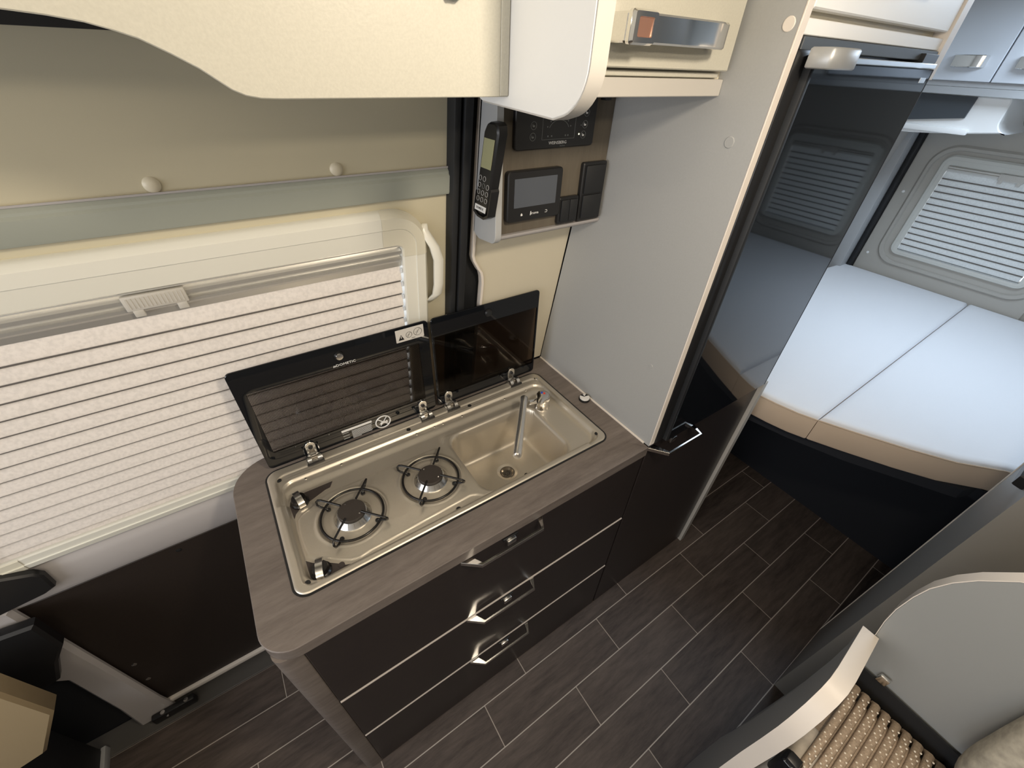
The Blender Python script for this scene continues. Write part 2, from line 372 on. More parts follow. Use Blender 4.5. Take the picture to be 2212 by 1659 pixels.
# ------------------------------------------------------------------ window with blind in the sliding door
crease_m = mat('crease_strip_grey', (0.17, 0.155, 0.14), 0.7)
tab_m = mat('tab_plastic', (0.55, 0.53, 0.49), 0.4)
def blind_window(name, x0, x1, z0, z1, tf, fw, n_pl, pitch, ztop, fm, cm, bm_, label, cat, proud=0.022, tabx=None, r=0.075, mirror=False):
    t = thing(name, label, cat, tf(((x0 + x1) / 2, 0, z0)))
    xi0, xi1, zi0, zi1 = x0 + fw, x1 - fw, z0 + fw * 0.72, z1 - fw * 1.25
    O = rr(x0, z0, x1, z1, r, 10)
    def lp(dx, dzt, dzb, rad, d): return [(p[0], d, p[1]) for p in rr(x0 + dx, z0 + dzb, x1 - dx, z1 - dzt, rad, 10)]
    f = fw
    loops = [lp(0, 0, 0, r, -0.002), lp(0, 0, 0, r, proud * .35), lp(.003, .004, .003, r * .97, proud * .7), lp(f * .16, f * .22, f * .12, r * .85, proud),
             lp(f * .5, f * .60, f * .36, r * .5, proud * 1.05), lp(f * .52, f * .62, f * .38, r * .48, proud * .92), lp(f * .95, f * 1.2, f * .68, r * .2, proud * .86), lp(f, f * 1.25, f * .72, r * .16, proud * .7), lp(f, f * 1.25, f * .72, r * .16, -0.002)]
    MB().loft(loops, False, False, tf=tf).build('frame', fm, t, smooth=30)
    # corner caps
    for sx, sz in ((1, 1), (-1, 1), (1, -1), (-1, -1)):
        m_ = MB(); ang = {(1, 1): 0, (-1, 1): 90, (-1, -1): 180, (1, -1): 270}[(sx, sz)]
        idx0 = (ang // 90) * 11
        rows_ = []
        for L_ in loops[1:8]:
            seg = [L_[(idx0 + k)] for k in range(11)]
            a, b = seg[0], seg[-1]
            ext = 0.02
            # extend a bit along both sides
            d0 = {0: (0, -1), 90: (1, 0), 180: (0, 1), 270: (-1, 0)}[ang]; d1 = {0: (-1, 0), 90: (0, -1), 180: (1, 0), 270: (0, 1)}[ang]
            tgt = r + ext
            cx, cz = (x1 if sx > 0 else x0), (z1 if sz > 0 else z0)
            def at_lim(p, d):
                if d[0] == 0: return (p[0], p[1], cz - sz * tgt)
                return (cx - sx * tgt, p[1], p[2])
            rows_.append([at_lim(a, d0)] + seg + [at_lim(b, d1)])
        vs = [[m_.bm.verts.new(Vector(tf(Vector((p[0], p[1] + 0.0012, p[2]))))) for p in row] for row in rows_]
        for i in range(len(vs) - 1):
            for j in range(len(vs[0]) - 1): m_.bm.faces.new((vs[i][j], vs[i][j + 1], vs[i + 1][j + 1], vs[i + 1][j]))
        m_.build('corner_cap', cm, t, smooth=30)
    # cassette rails on top of the blind
    zt = zi1 + 0.002
    if ztop < zt:
        h = zt - ztop
        b = MB()
        prof = [(0.0, zt), (0.008, zt - .001), (0.010, zt - h * .12), (0.006, zt - h * .2), (0.012, zt - h * .3), (0.012, zt - h * .42), (0.003, zt - h * .46), (0.003, zt - h * .56), (0.010, zt - h * .60), (0.010, zt - h * .70), (0.005, zt - h * .8), (0.004, ztop), (-0.004, ztop), (-0.004, zt)]
        b.loft([[tf(Vector((x, d, z))) for d, z in prof] for x in (xi0 + .001, xi1 - .001)])
        bar = b.build('pull_bar', alu, t, smooth=25)
        if tabx is not None:
            tx0, tx1 = tabx
            zb = zt - h * .15; zc = zt - h * .72
            tb = MB().box(tx0, tx1, 0.010, 0.0165, zb - .026, zb, 0.0015, 2, tf=tf)
            for fx in (tx0 + .006, tx1 - .018): tb.box(fx, fx + .014, 0.010, 0.0160, zb - .038, zb - .024, 0.0015, 2, tf=tf)
            tb.build('pull_tab', tab_m, t)
            g = MB()
            for k in range(14):
                xx = tx0 + .006 + (tx1 - tx0 - .012) * k / 13
                g.box(xx - .0012, xx + .0012, 0.0162, 0.0172, zb - .022, zb - .004, tf=tf)
            g.build('grip_ribs', tab_m, t, kind='stuff')
    # pleats
    crease = MB()
    for k in range(n_pl):
        za = ztop - pitch * k; zb_ = za - pitch
        if zb_ < zi0: zb_ = zi0
        if za - zb_ < 0.004: break
        h = za - zb_
        b = MB(); prof = [(0.0015, za - .0003), (0.0050, za - h * .30), (0.0085, za - h * .68), (0.0112, za - h * .90), (0.0108, za - h * .94), (0.0010, zb_ + .0028), (0.0002, zb_ + .0028), (0.0095, za - h * .92), (0.0075, za - h * .68), (0.0040, za - h * .30), (0.0005, za - .0003)]
        b.loft([[tf(Vector((x, d, z))) for d, z in prof] for x in (xi0 + .001, xi1 - .004)])
        b.build('pleat', bm_, t, smooth=30)
        crease.box(xi0 + .001, xi1 - .004, -0.0005, 0.0034, zb_ - .0070, zb_ + .0015, tf=tf)  # grey strip added to draw the dark line under each pleat
    crease.build('crease_strips', crease_m, t, smooth=0, kind='stuff')
    return t
wk = blind_window('window_1', -0.545, 0.446, 0.805, 1.432, DR, 0.056, 24, 0.0323, 1.311, frame_m, frame_c, blind_m,
                  'wide cream framed window in the sliding door with its pleated blind pulled up', 'window', tabx=(-0.062, 0.020))
# bright pleat cord ends along the right edge
m_ = MB()
for k in range(14):
    z = 1.303 - 0.0323 * k
    if z > 0.86: m_.box(0.386, 0.3895, 0.002, 0.009, z - .007, z + .003, tf=DR)
m_.build('pleat_guides', locker_m, wk, kind='stuff')

# ------------------------------------------------------------------ black rubber seal column
sc = MB()
for a, b, d in ((0.495, 0.508, 0.030), (0.508, 0.513, 0.022), (0.513, 0.530, 0.034), (0.530, 0.540, 0.016), (0.540, 0.588, 0.006)):
    sc.box(a, b, -0.03, d, 0.70, 1.70, 0.003, 2, tf=DR)
tag(sc.build('door_seal', blk_soft), 'tall ribbed black rubber seal between the sliding door and the wall panel', 'door seal')

# ------------------------------------------------------------------ kitchen cabinet
kc = thing('kitchen_cabinet', 'brown-black kitchen base cabinet with three wide drawers under the hob and sink', 'cabinet', (0.4, 0.1, 0.0))
FY = -0.073
ca = MB()
for q in ((-0.012, 0.004, -0.045, 0.375, 0.02, 0.866), (0.806, 0.822, -0.045, 0.375, 0.02, 0.866), (0.004, 0.806, 0.360, 0.375, 0.02, 0.866), (0.004, 0.806, -0.045, 0.360, 0.02, 0.036), (0.004, 0.806, -0.045, -0.0, 0.845, 0.866)): ca.box(*q)
ca.build('carcass', front_m, kc, smooth=0)
# side post, wood finish
MB().prism(rr(-0.060, -0.070, -0.0135, 0.36, (0.004, 0.02, 0.02, 0.004), 4), 'z', 0.0, 0.867).build('side_panel', counter_m, kc)
MB().box(-0.010, 0.82, -0.050, 0.0, 0.001, 0.03).build('plinth', front_m, kc, smooth=0)
def bow_handle(parent, x0, x1, zt, y0, m, sx=0.036, dpt=0.024):
    dpt = dpt; hh = 0.011
    pl = [(x0, y0), (x0 + sx, y0 - dpt), (x1 - sx * .45, y0 - dpt), (x1, y0)]
    def off(pts, d): return [(p[0], p[1] + d) for p in pts]
    out = [(x0 - .001, y0), (x0 + sx - .002, y0 - dpt - .0035), (x1 - sx * .45 + .002, y0 - dpt - .0035), (x1 + .001, y0)]
    inn = [(x1 - .012, y0), (x1 - sx * .45 - .002, y0 - dpt + .001), (x0 + sx + .002, y0 - dpt + .001), (x0 + .024, y0)]
    h = MB().prism(out + inn, 'z', zt - hh, zt, 0.0006).build('handle', m, parent, smooth=20)
    return h
def latch(parent, x, z, y):
    MB().box(x - .019, x + .019, y - .004, y, z - .004, z + .004, 0.001).build('latch_plate', blk, parent)
    MB().box(x - .011, x + .012, y - .009, y, z - .020, z - .003, 0.0015).build('latch_tongue', satin, parent)
tops = [(0.8655, 0.590, 'top'), (0.582, 0.307, 'mid'), (0.299, 0.018, 'low')]
for k, (z1, z0, _) in enumerate(tops):
    dr = MB().box(-0.0125, 0.822, FY, -0.046, z0, z1, 0.0012, 1).build('drawer', front_m, kc)
    if k: MB().box(-0.0125, 0.822, FY - 0.0012, -0.05, z1 - 0.0005, z1 + 0.0035, 0.0006, 1).build('edge_bead', drawer_edge, dr)
    hx0, hx1, zt = [(0.286, 0.490, 0.858), (0.290, 0.491, 0.577), (0.292, 0.494, 0.289)][k]
    bow_handle(dr, hx0, hx1, zt + .004, FY, chrome)
    latch(dr, 0.405, zt - .003, FY)
# tall unit base right of it (fridge plinth door)
fb = thing('fridge_cabinet', 'tall cabinet carcass around the fridge with a dark drawer below it', 'cabinet', (1.1, 0.1, 0.0))
MB().box(0.8275, 1.342, -0.04, 0.40, 0.02, 0.8985).build('carcass', front_m, fb, smooth=0)
lowd = MB().box(0.829, 1.342, FY, -0.041, 0.018, 0.8995, 0.0015, 1).build('lower_door', front_m, fb)
bow_handle(lowd, 0.826, 1.006, 0.894, FY, chrome, 0.036, 0.040); latch(lowd, 0.925, 0.889, FY)
MB().box(1.345, 1.367, -0.084, 0.40, 0.0, 0.898).box(1.345, 1.366, -0.072, 0.40, 0.898, 1.66).build('side_board', edge_g, fb, smooth=0)
MB().box(1.345, 1.375, -0.080, 0.40, 1.66, 1.955).build('side_board', light_edge, fb, smooth=0)
# hinge catch seen low right of the strip
MB().box(1.366, 1.372, -0.07, -0.05, 0.22, 0.25, .001).build('magnet_catch', satin, fb)

# ------------------------------------------------------------------ worktop
cp = rr(-0.066, -0.077, 0.8242, 0.388, (0.001, 0.085, 0.055, 0.001), 10)
HX0, HX1, HY0, HY1 = 0.0, 0.7614, 0.0, 0.3287
hole = rr(HX0 + .012, HY0 + .012, HX1 - .012, HY1 - .012, 0.02, 10)
wt = MB()
lo = [(0.0015, -0.032), (0, -0.0305), (0, -0.0015), (0.0015, 0)]
def cl(poly, z): return [(p[0], p[1], z) for p in poly]
ci = inset(cp, 0.0015)
wt.loft([cl(hole, T - .032), cl(ci, T - .032), cl(cp, T - .0305), cl(cp, T - .0015), cl(ci, T), cl(hole, T)], closed=True)
tag(wt.build('worktop', counter_m), 'grey-brown wood-look worktop with rounded left corners around the hob and sink', 'worktop')
# sealant strip
MB().box(0.8215, 0.8255, -0.06, 0.386, T, T + .003).build('sealant', light_edge, bpy.data.objects['worktop'])
# small round white cap on the worktop
cpw = thing('round_plug', 'small round white plug with a black wedge mark beside the right panel', 'plug', (0.806, 0.150, T))
MB().lathe([(0.0155, 0.0), (0.0155, 0.006), (0.014, 0.008), (0.012, 0.008)], (0.806, 0.150, T), 28).build('rim', blk, cpw)
MB().lathe([(0.0145, 0.0065), (0.0138, 0.0102), (0.0, 0.0105)], (0.806, 0.150, T), 28, caps=False).build('disc', ink_w, cpw)
MB().prism([(0.806, 0.150), (0.8085, 0.1635), (0.800, 0.1625)][::1], 'z', T + .0100, T + .0112).build('mark', blk, cpw)
MB().prism([(0.806, 0.152), (0.8195, 0.150), (0.8175, 0.1575)], 'z', T + .0100, T + .0112).build('mark', blk, cpw)

# ------------------------------------------------------------------ hob and sink unit (one pressed sheet)
hs = thing('hob_sink_unit', 'stainless steel combination unit with two gas burners left and a sink right', 'hob', (0.38, 0.16, T))
def sst(a, b, x):
    if a == b: return 0.0 if x < a else 1.0
    t = min(1, max(0, (x - a) / (b - a))); return t * t * (3 - 2 * t)
def sdrr(x, y, x0, y0, x1, y1, r):
    cx, cy = (x0 + x1) / 2, (y0 + y1) / 2; qx = abs(x - cx) - (x1 - x0) / 2 + r; qy = abs(y - cy) - (y1 - y0) / 2 + r
    return math.hypot(max(qx, 0), max(qy, 0)) + min(max(qx, qy), 0) - r
plat = [(0.030, 0.150), (0.034, 0.178), (0.046, 0.190), (0.064, 0.196), (0.085, 0.207), (0.108, 0.215), (0.377, 0.213), (0.386, 0.219), (0.394, 0.229), (0.402, 0.236), (0.700, 0.236), (0.716, 0.22), (0.720, 0.19), (0.720, 0.022), (0.398, 0.022), (0.386, 0.034), (0.372, 0.040), (0.140, 0.030), (0.120, 0.027), (0.104, 0.031), (0.086, 0.043), (0.070, 0.056), (0.058, 0.064), (0.045, 0.070), (0.034, 0.084), (0.030, 0.110)]
def sdpoly(px, py, poly):
    d = 1e9; ins = False; n = len(poly); j = n - 1
    for i in range(n):
        xi, yi = poly[i]; xj, yj = poly[j]; ex, ey = xj - xi, yj - yi; wx, wy = px - xi, py - yi
        t = max(0, min(1, (wx * ex + wy * ey) / (ex * ex + ey * ey))); d = min(d, (wx - ex * t) ** 2 + (wy - ey * t) ** 2)
        if (yi > py) != (yj > py) and px < (xj - xi) * (py - yi) / (yj - yi) + xi: ins = not ins
        j = i
    return (-1 if ins else 1) * math.sqrt(d)
BL = (0.1365, 0.130); BR = (0.3170, 0.130)
def hgt(x, y):
    de = -sdrr(x, y, HX0, HY0, HX1, HY1, 0.026)
    h = 0.0045 * sst(0, 0.004, de)
    dr_ = -sdrr(x, y, 0.016, 0.013, 0.745, 0.306, 0.022)
    h -= 0.0035 * sst(0, 0.004, dr_)
    # raised hinge beads along the back
    if y > 0.27:
        for yy in (0.2985, 0.2915): h += 0.0012 * math.exp(-((y - yy) / 0.0016) ** 2) * sst(0.035, 0.045, x) * (1 - sst(0.70, 0.72, x))
    # inner recess with a sloping wall at back and right
    d2 = -sdrr(x, y, 0.022, 0.0175, 0.741, 0.284, 0.03)
    h -= 0.007 * sst(0, 0.004, d2)
    # slope continues to the deep field
    d3 = -sdrr(x, y, 0.026, 0.02, 0.726, 0.250, 0.025)
    h -= 0.006 * sst(-0.020, 0.002, d3) * (1 if (y > .22 or x > .7) else sst(0, 0.003, d3))
    dp = -sdpoly(x, y, plat)
    if x < 0.42: h += 0.0026 * sst(-0.001, 0.004, dp)
    elif x < 0.46: h += 0.0026 * sst(-0.001, 0.004, dp) * (1 - sst(0.42, 0.46, x))
    for c in (BL, BR):
        r = math.hypot(x - c[0], y - c[1])
        h += 0.0022 * math.exp(-((r - 0.0715) / 0.0028) ** 2) - 0.0035 * (1 - sst(0.064, 0.070, r))
        h += 0.0010 * math.exp(-((r - 0.040) / 0.003) ** 2)
    db = -sdrr(x, y, 0.405, 0.025, 0.663, 0.227, 0.038)
    if db > -0.012:
        h -= 0.0022 * sst(-0.008, 0.0, db)
        t = sst(0.0, 0.003, db)
        # wall then fillet then flat floor
        dd = max(0, min(1, db / 0.034)); depth = 0.105 * (1 - (1 - dd) ** 3.2)
        h -= depth
        rd = math.hypot(x - 0.5315, y - 0.127)
        h -= 0.003 * (1 - sst(0.018, 0.030, rd)) if db > 0.03 else 0
        h -= 0.005 * (1 - sst(0.0145, 0.0185, rd)) if db > 0.03 else 0
    return h
NX, NY = 305, 133
bm = bmesh.new(); grid = []
def squash(x, y):
    r = 0.026
    cx = min(max(x, HX0 + r), HX1 - r); cy = min(max(y, HY0 + r), HY1 - r)
    dx, dy = x - cx, y - cy
    if dx and dy:
        # map corner square to quarter disc
        m = max(abs(dx), abs(dy)); L_ = math.hypot(dx, dy); k = m / L_
        return cx + dx * k, cy + dy * k
    return x, y
xs_ = [HX0 + (HX1 - HX0) * i / (NX - 1) for i in range(NX)]; ys_ = [HY0 + (HY1 - HY0) * j / (NY - 1) for j in range(NY)]
base = Vector(hs.location)
for i in range(NX):
    row = []
    for j in range(NY):
        x, y = squash(xs_[i], ys_[j]); row.append(bm.verts.new((x - base.x, y - base.y, hgt(x, y))))
    grid.append(row)
for i in range(NX - 1):
    for j in range(NY - 1): bm.faces.new((grid[i][j], grid[i + 1][j], grid[i + 1][j + 1], grid[i][j + 1]))
me = bpy.data.meshes.new('steel_top'); bm.to_mesh(me); bm.free(); me.materials.append(steel); me.shade_smooth()
so = bpy.data.objects.new('steel_top', me); COL.objects.link(so); so.parent = hs
# black seal bead round the unit
o1 = rr(HX0 - .0022, HY0 - .0022, HX1 + .0022, HY1 + .0022, 0.028, 8); o2 = rr(HX0 + .002, HY0 + .002, HX1 - .002, HY1 - .002, 0.024, 8)
MB().loft([cl(o1, T + .0002), cl(o1, T + .0018), cl(o2, T + .0022), cl(o2, T + .0002)], closed=True).build('gasket', blk, hs)
for (x, y) in ((0.024, 0.023), (0.332, 0.0205), (0.513, 0.0215), (0.741, 0.028), (0.511, 0.2955), (0.332, 0.2955), (0.024, 0.295), (0.740, 0.297)):
    h0 = T + hgt(x, y); m = blk if (x, y) != (0.740, 0.297) else satin
    MB().lathe([(0.0055, 0.0), (0.0055, 0.0012), (0.003, 0.0022), (0.0, 0.0022)], (x, y, h0), 16, caps=False).build('screw_cap', m, hs)
for x in (0.075, 0.155, 0.345, 0.395, 0.42, 0.477, 0.615, 0.69):
    y = 0.277; MB().lathe([(0.0026, -0.001), (0.0026, 0.0016), (0.001, 0.002), (0, 0.002)], (x, y, T + hgt(x, y)), 12, caps=False).build('rivet', satin, hs)
# dark decals round the knobs
def decal(poly, m):
    zs = max(hgt(*p) for p in poly); b = MB()
    top = [(p[0], p[1], T + hgt(*p) + 0.0006) for p in poly]; bot = [(p[0], p[1], T + hgt(*p) - 0.0005) for p in poly]
    return b.loft([bot, top]).build('decal', m, hs, smooth=0)
zf = T + hgt(0.05, 0.228)
MB().prism([(0.031, 0.185), (0.036, 0.196), (0.047, 0.206), (0.062, 0.212), (0.082, 0.219), (0.104, 0.2275), (0.115, 0.229), (0.124, 0.2435), (0.062, 0.2435), (0.034, 0.236), (0.029, 0.222)], 'z', zf - .0005, zf + .0007).build('decal', decal_dark, hs)
MB().prism([(0.029, 0.078), (0.040, 0.066), (0.060, 0.055), (0.078, 0.041), (0.092, 0.029), (0.104, 0.024), (0.122, 0.0225), (0.118, 0.0235), (0.108, 0.0215), (0.040, 0.0215), (0.030, 0.026)][::1], 'z', zf - .0005, zf + .0007).build('decal', decal_dark, hs)
for (x, y, an) in ((0.050, 0.222, 100), (0.050, 0.0405, 78)):
    k = thing('t', '', '', (x, y, zf)); bpy.data.objects.remove(k)
    kb = MB().lathe([(0.0190, 0.0), (0.0190, 0.004), (0.0155, 0.007), (0.014, 0.017), (0.0, 0.018)], (x, y, zf), 28, caps=False).build('knob', enamel, hs)
    c, s_ = math.cos(math.radians(an)), math.sin(math.radians(an))
    def rot(p, x=x, y=y, c=c, s_=s_): return (x + p[0] * c - p[1] * s_, y + p[0] * s_ + p[1] * c, zf + p[2])
    g = MB(); pr = [(-0.0200, 0.004), (-0.0205, 0.017), (-0.012, 0.0245), (0.0, 0.0265), (0.012, 0.0245), (0.0205, 0.016), (0.0205, 0.010), (0.0, 0.010)]
    g.loft([[rot((a, w, h)) for a, h in pr] for w in (-0.0064, -0.0056, 0.0056, 0.0064)])
    g.build('knob_grip', satin, kb, smooth=40)
# igniter spot
MB().lathe([(0.006, 0), (0.006, 0.0015), (0.0, 0.002)], (0.085, 0.033, zf), 18, caps=False).build('igniter_button', decal_dark, hs)
# burners
for bi, c in enumerate((BL, BR)):
    z0 = T + hgt(c[0] + .05, c[1]) - 0.0005
    bn = MB().lathe([(0.0385, 0.0), (0.0385, 0.003), (0.0370, 0.0045), (0.0300, 0.0150), (0.0, 0.0150)], (c[0], c[1], z0), 48, caps=False).build('burner_ring', satin, hs, smooth=25)
    g = MB()
    for k in range(18):
        a = 2 * math.pi * k / 18; ca, sa = math.cos(a), math.sin(a)
        g.tube([(c[0] + .0364 * ca, c[1] + .0364 * sa, z0 + .0055), (c[0] + .0306 * ca, c[1] + .0306 * sa, z0 + .0142)], 0.0004, 4)
    g.build('flame_slots', steel_d, bn, kind='stuff')
    MB().lathe([(0.0268, 0.0150), (0.0280, 0.0160), (0.0280, 0.0192), (0.0268, 0.0208), (0.0, 0.0216)], (c[0], c[1], z0), 48, caps=False).build('burner_cap', cap_m, bn)
    for k, (dx, dy) in enumerate(((-.007, .020), (0.012, -0.017))):
        MB().lathe([(0.0016, 0.0), (0.0016, 0.0006), (0.0, 0.0006)], (c[0] + dx, c[1] + dy, z0 + .0208), 10, caps=False).build('cap_dimple', satin, bn)
    # wire trivet
    R_ = 0.0635; zr = z0 + 0.0075
    pts = [(c[0] + R_ * math.cos(2 * math.pi * k / 64), c[1] + R_ * math.sin(2 * math.pi * k / 64), zr) for k in range(64)]
    tv = MB().tube(pts, 0.0026, 8, closed=True).build('trivet', enamel, hs, smooth=60)
    for q, a0 in enumerate((45, 135, 225, 315)):
        a = math.radians(a0 - (3 if q % 2 else -3)); e = Vector((math.cos(a), math.sin(a), 0)); tt = Vector((-e.y, e.x, 0)); C0 = Vector((c[0], c[1], 0))
        top = z0 + 0.0265; w = 0.0
        path = [C0 + e * 0.0245 + Vector((0, 0, top)), C0 + e * 0.045 + Vector((0, 0, top + .0002)), C0 + e * 0.070 + Vector((0, 0, top)), C0 + e * 0.078 + tt * .001 + Vector((0, 0, top - .0015)),
                C0 + e * 0.0815 + tt * .003 + Vector((0, 0, top - .006)), C0 + e * 0.080 + tt * .005 + Vector((0, 0, top - .013)), C0 + e * 0.073 + tt * .005 + Vector((0, 0, zr + .001)), C0 + e * 0.060 + tt * .004 + Vector((0, 0, zr - .001)), C0 + e * 0.0565 + tt * .003 + Vector((0, 0, z0 + .003))]
        MB().tube(path, 0.0024, 8).build('trivet_finger', enamel, tv, smooth=60)
        p = C0 + e * 0.056 + tt * .003
        MB().lathe([(0.0045, 0.0), (0.005, 0.002), (0.0045, 0.004), (0.0, 0.005)], (p.x, p.y, z0 + .0005), 14, caps=False).build('rubber_foot', blk, tv)
# drain
zd = T + hgt(0.5315, 0.127)
MB().lathe([(0.0205, 0.0040), (0.0200, 0.0062), (0.0175, 0.0062), (0.0150, 0.0030), (0.0130, 0.0008), (0.0, 0.0008)], (0.5315, 0.127, zd), 36, caps=False).build('drain_strainer', steel_d, hs)
dst = bpy.data.objects['drain_strainer']
for k in range(7):
    a = 2 * math.pi * k / 6; rr_ = 0 if k == 6 else 0.0065
    MB().lathe([(0.0017, 0.0), (0.0017, 0.0008), (0.0, 0.0008)], (0.5315 + rr_ * math.cos(a), 0.127 + rr_ * math.sin(a), zd + .0008), 8, caps=False).build('drain_hole', blk, dst)
# ------------------------------------------------------------------ tap
tp = thing('mixer_tap', 'chrome mixer tap with a long swivel spout reaching over the sink bowl', 'tap', (0.692, 0.200, T - 0.012))
zb = T + hgt(0.692, 0.200)
body = MB().lathe([(0.0215, 0.0), (0.0215, 0.003), (0.0195, 0.006), (0.0185, 0.022), (0.0205, 0.026), (0.0205, 0.034), (0.018, 0.040), (0.010, 0.044), (0.0, 0.045)], (0.692, 0.200, zb), 36, caps=False).build('body', chrome, tp, smooth=40)
lv = MB(); L0 = Vector((0.692, 0.200, zb + .040))
dirv = Vector((-0.80, -0.62, 0.0)).normalized(); sdv = Vector((-dirv.y, dirv.x, 0))
secs = []
for (d, w, h0, h1) in ((-0.016, 0.010, 0.0, 0.006), (-0.006, 0.017, -0.002, 0.012), (0.008, 0.018, -0.002, 0.014), (0.022, 0.012, 0.002, 0.013), (0.036, 0.009, 0.002, 0.010), (0.042, 0.006, 0.002, 0.007)):
    secs.append([L0 + dirv * d + sdv * (w * math.cos(a)) + Vector((0, 0, (h0 + h1) / 2 + (h1 - h0) / 2 * math.sin(a))) for a in [2 * math.pi * k / 16 for k in range(16)]])
lev = lv.loft(secs).build('lever', satin, tp, smooth=60)
for off, m in ((0.0035, red_m), (-0.0035, blue_m)):
    p = L0 + dirv * 0.004 + sdv * off
    MB().lathe([(0.0032, 0.0), (0.0032, 0.0012), (0.0, 0.0014)], (p.x, p.y, zb + .0535), 10, caps=False).build('temperature_dot', m, lev)
el = Vector((0.624, 0.197, zb + .055)); tip = Vector((0.495, 0.040, T + 0.050))
MB().tube([(0.690, 0.199, zb + .030), (0.66, 0.199, zb + .034), (0.640, 0.198, zb + .040)], 0.0075, 14).build('connector', chrome, tp, smooth=60)
dv = (tip - el).normalized()
MB().tube([el + Vector((0.010, .012, -0.030)), el + Vector((0.008, 0.010, -0.006)), el - dv * 0.004 + Vector((0, 0, .004)), el + dv * 0.012, el + dv * 0.06, el + dv * 0.12, tip - dv * .012, tip], [0.0095, 0.0105, 0.0105, 0.0095, 0.0095, 0.0100, 0.0108, 0.0100], 20).build('spout', chrome_soft, tp, smooth=60)
MB().tube([tip - dv * .001, tip + dv * .003], 0.0070, 18).build('aerator', satin, tp)

# ------------------------------------------------------------------ glass lids standing against the wall
def lid(name, x0, x1, label, pane, pm, knobx, knobz, knobm, group='glass lids behind the hob'):
    z0, z1, y0, y1 = 0.906, 1.177, 0.3335, 0.3385
    O = rr(x0, z0, x1, z1, 0.010, 6); I = rr(*pane, 0.003, 6)
    def Y(p, y): return [(a, y, b) for a, b in p]
    Oi = inset(O, 0.0012)
    t = MB().loft([Y(I, y0 + .0002), Y(Oi, y0), Y(O, y0 + .0012), Y(O, y1 - .0012), Y(Oi, y1), Y(I, y1 - .0002)], closed=True).build('glass_lid', blk_gloss, hs, label=label)
    MB().loft([Y(I, y0 + .0004), Y(I, y1 - .0004)]).build('tinted_pane', pm, t, smooth=0)
    k = MB().lathe([(0.0105, 0.0), (0.0105, -0.002), (0.0085, -0.005), (0.0, -0.0055)], (knobx, y0, knobz), 26, 'y', False).build('lid_knob', blk, t)
    MB().lathe([(0.0080, -0.0045), (0.0072, -0.0065), (0.0, -0.007)], (knobx, y0, knobz), 26, 'y', False).build('knob_face', knobm, t)
    return t
l1 = lid('hob_lid', 0.014, 0.4285, 'wide smoked glass lid behind the burners with white warning print', (0.034, 0.950, 0.402, 1.122), smoke_dot, 0.221, 1.150, chrome)
l2 = lid('sink_lid', 0.4355, 0.7565, 'narrower plain smoked glass lid behind the sink', (0.441, 0.937, 0.7515, 1.126), smoke, 0.594, 1.152, blk_soft)
yl = 0.3333
def onlid(cx, cz): return lambda u, v, w: (cx + u, yl - w, cz + v)
text('DOMETIC', 'lettering', ink_w, l1, 0.0085, onlid(0.231, 1.1265), sx=1.15)
MB().prism([(0.2035, 1.1240), (0.2052, 1.1285), (0.2068, 1.1285), (0.2056, 1.1240)], 'y', yl - .0003, yl).build('logo_mark', ink_w, l1)
MB().prism([(0.2068, 1.1240), (0.2082, 1.1285), (0.2096, 1.1262), (0.2082, 1.1240)], 'y', yl - .0003, yl).build('logo_mark', ink_w, l1)
st = MB().prism(rr(0.3485, 1.139, 0.4165, 1.1715, 0.001, 2), 'y', yl - .0003, yl + .0001).build('warning_sticker', paper, l1, label='grey warning sticker')
MB().prism([(0.354, 1.144), (0.368, 1.144), (0.361, 1.158)], 'y', yl - .0005, yl - .0002).build('warning_triangle', ink_b, l1)
MB().prism([(0.3603, 1.1485), (0.3617, 1.1485), (0.3621, 1.1545), (0.3599, 1.1545)], 'y', yl - .0007, yl - .0004).build('exclamation', paper, l1)
for cx, cz, r in ((0.3800, 1.1535, 0.0072), (0.4015, 1.1560, 0.0098)):
    MB().tube([(cx + r * math.cos(2 * math.pi * k / 32), yl - .0004, cz + r * math.sin(2 * math.pi * k / 32)) for k in range(32)], 0.00045, 5, closed=True).build('ring_print', ink_b, l1)
    MB().tube([(cx + r * .5, yl - .0004, cz + r * .75), (cx - r * .5, yl - .0004, cz - r * .75)], 0.0004, 5).build('slash_print', ink_b, l1)
    MB().tube([(cx - r * .6, yl - .0004, cz - r * .1), (cx - r * .1, yl - .0004, cz - r * .1), (cx - r * .1, yl - .0004, cz + r * .35)], 0.0004, 5).build('pan_print', ink_b, l1)
text('MAX', 'lettering', ink_b, l1, 0.0042, lambda u, v, w: (0.390 + u, yl - .0003 - w, 1.1425 + v))
# instruction print low on the hob lid
pr = MB().prism([(0.181, 0.936), (0.2545, 0.936), (0.2545, 0.9425), (0.181, 0.9425)], 'y', yl - .0003, yl + .0001).build('header_bar', ink_w, l1)
g = MB()
for k in range(9):
    z = 0.9325 - 0.0029 * k; e = (0, .002, .001, .003, .002, .004, .001, .003, .030)[k]
    g.box(0.2035, 0.2545 - e, yl - .0003, yl + .0001, z - .0016, z)
    if k % 3 == 0: g.box(0.182, 0.197, yl - .0003, yl + .0001, z - .0016, z)
g.build('small_print', print_g, l1, kind='stuff')
cx, cz, r = 0.282, 0.9245, 0.0185
MB().tube([(cx + r * math.cos(2 * math.pi * k / 40), yl - .0003, cz + r * math.sin(2 * math.pi * k / 40)) for k in range(40)], 0.0017, 6, closed=True).build('prohibition_ring', ink_w, l1)
MB().tube([(cx - r * .68, yl - .0003, cz + r * .68), (cx + r * .68, yl - .0003, cz - r * .68)], 0.0016, 6).build('prohibition_bar', ink_w, l1)
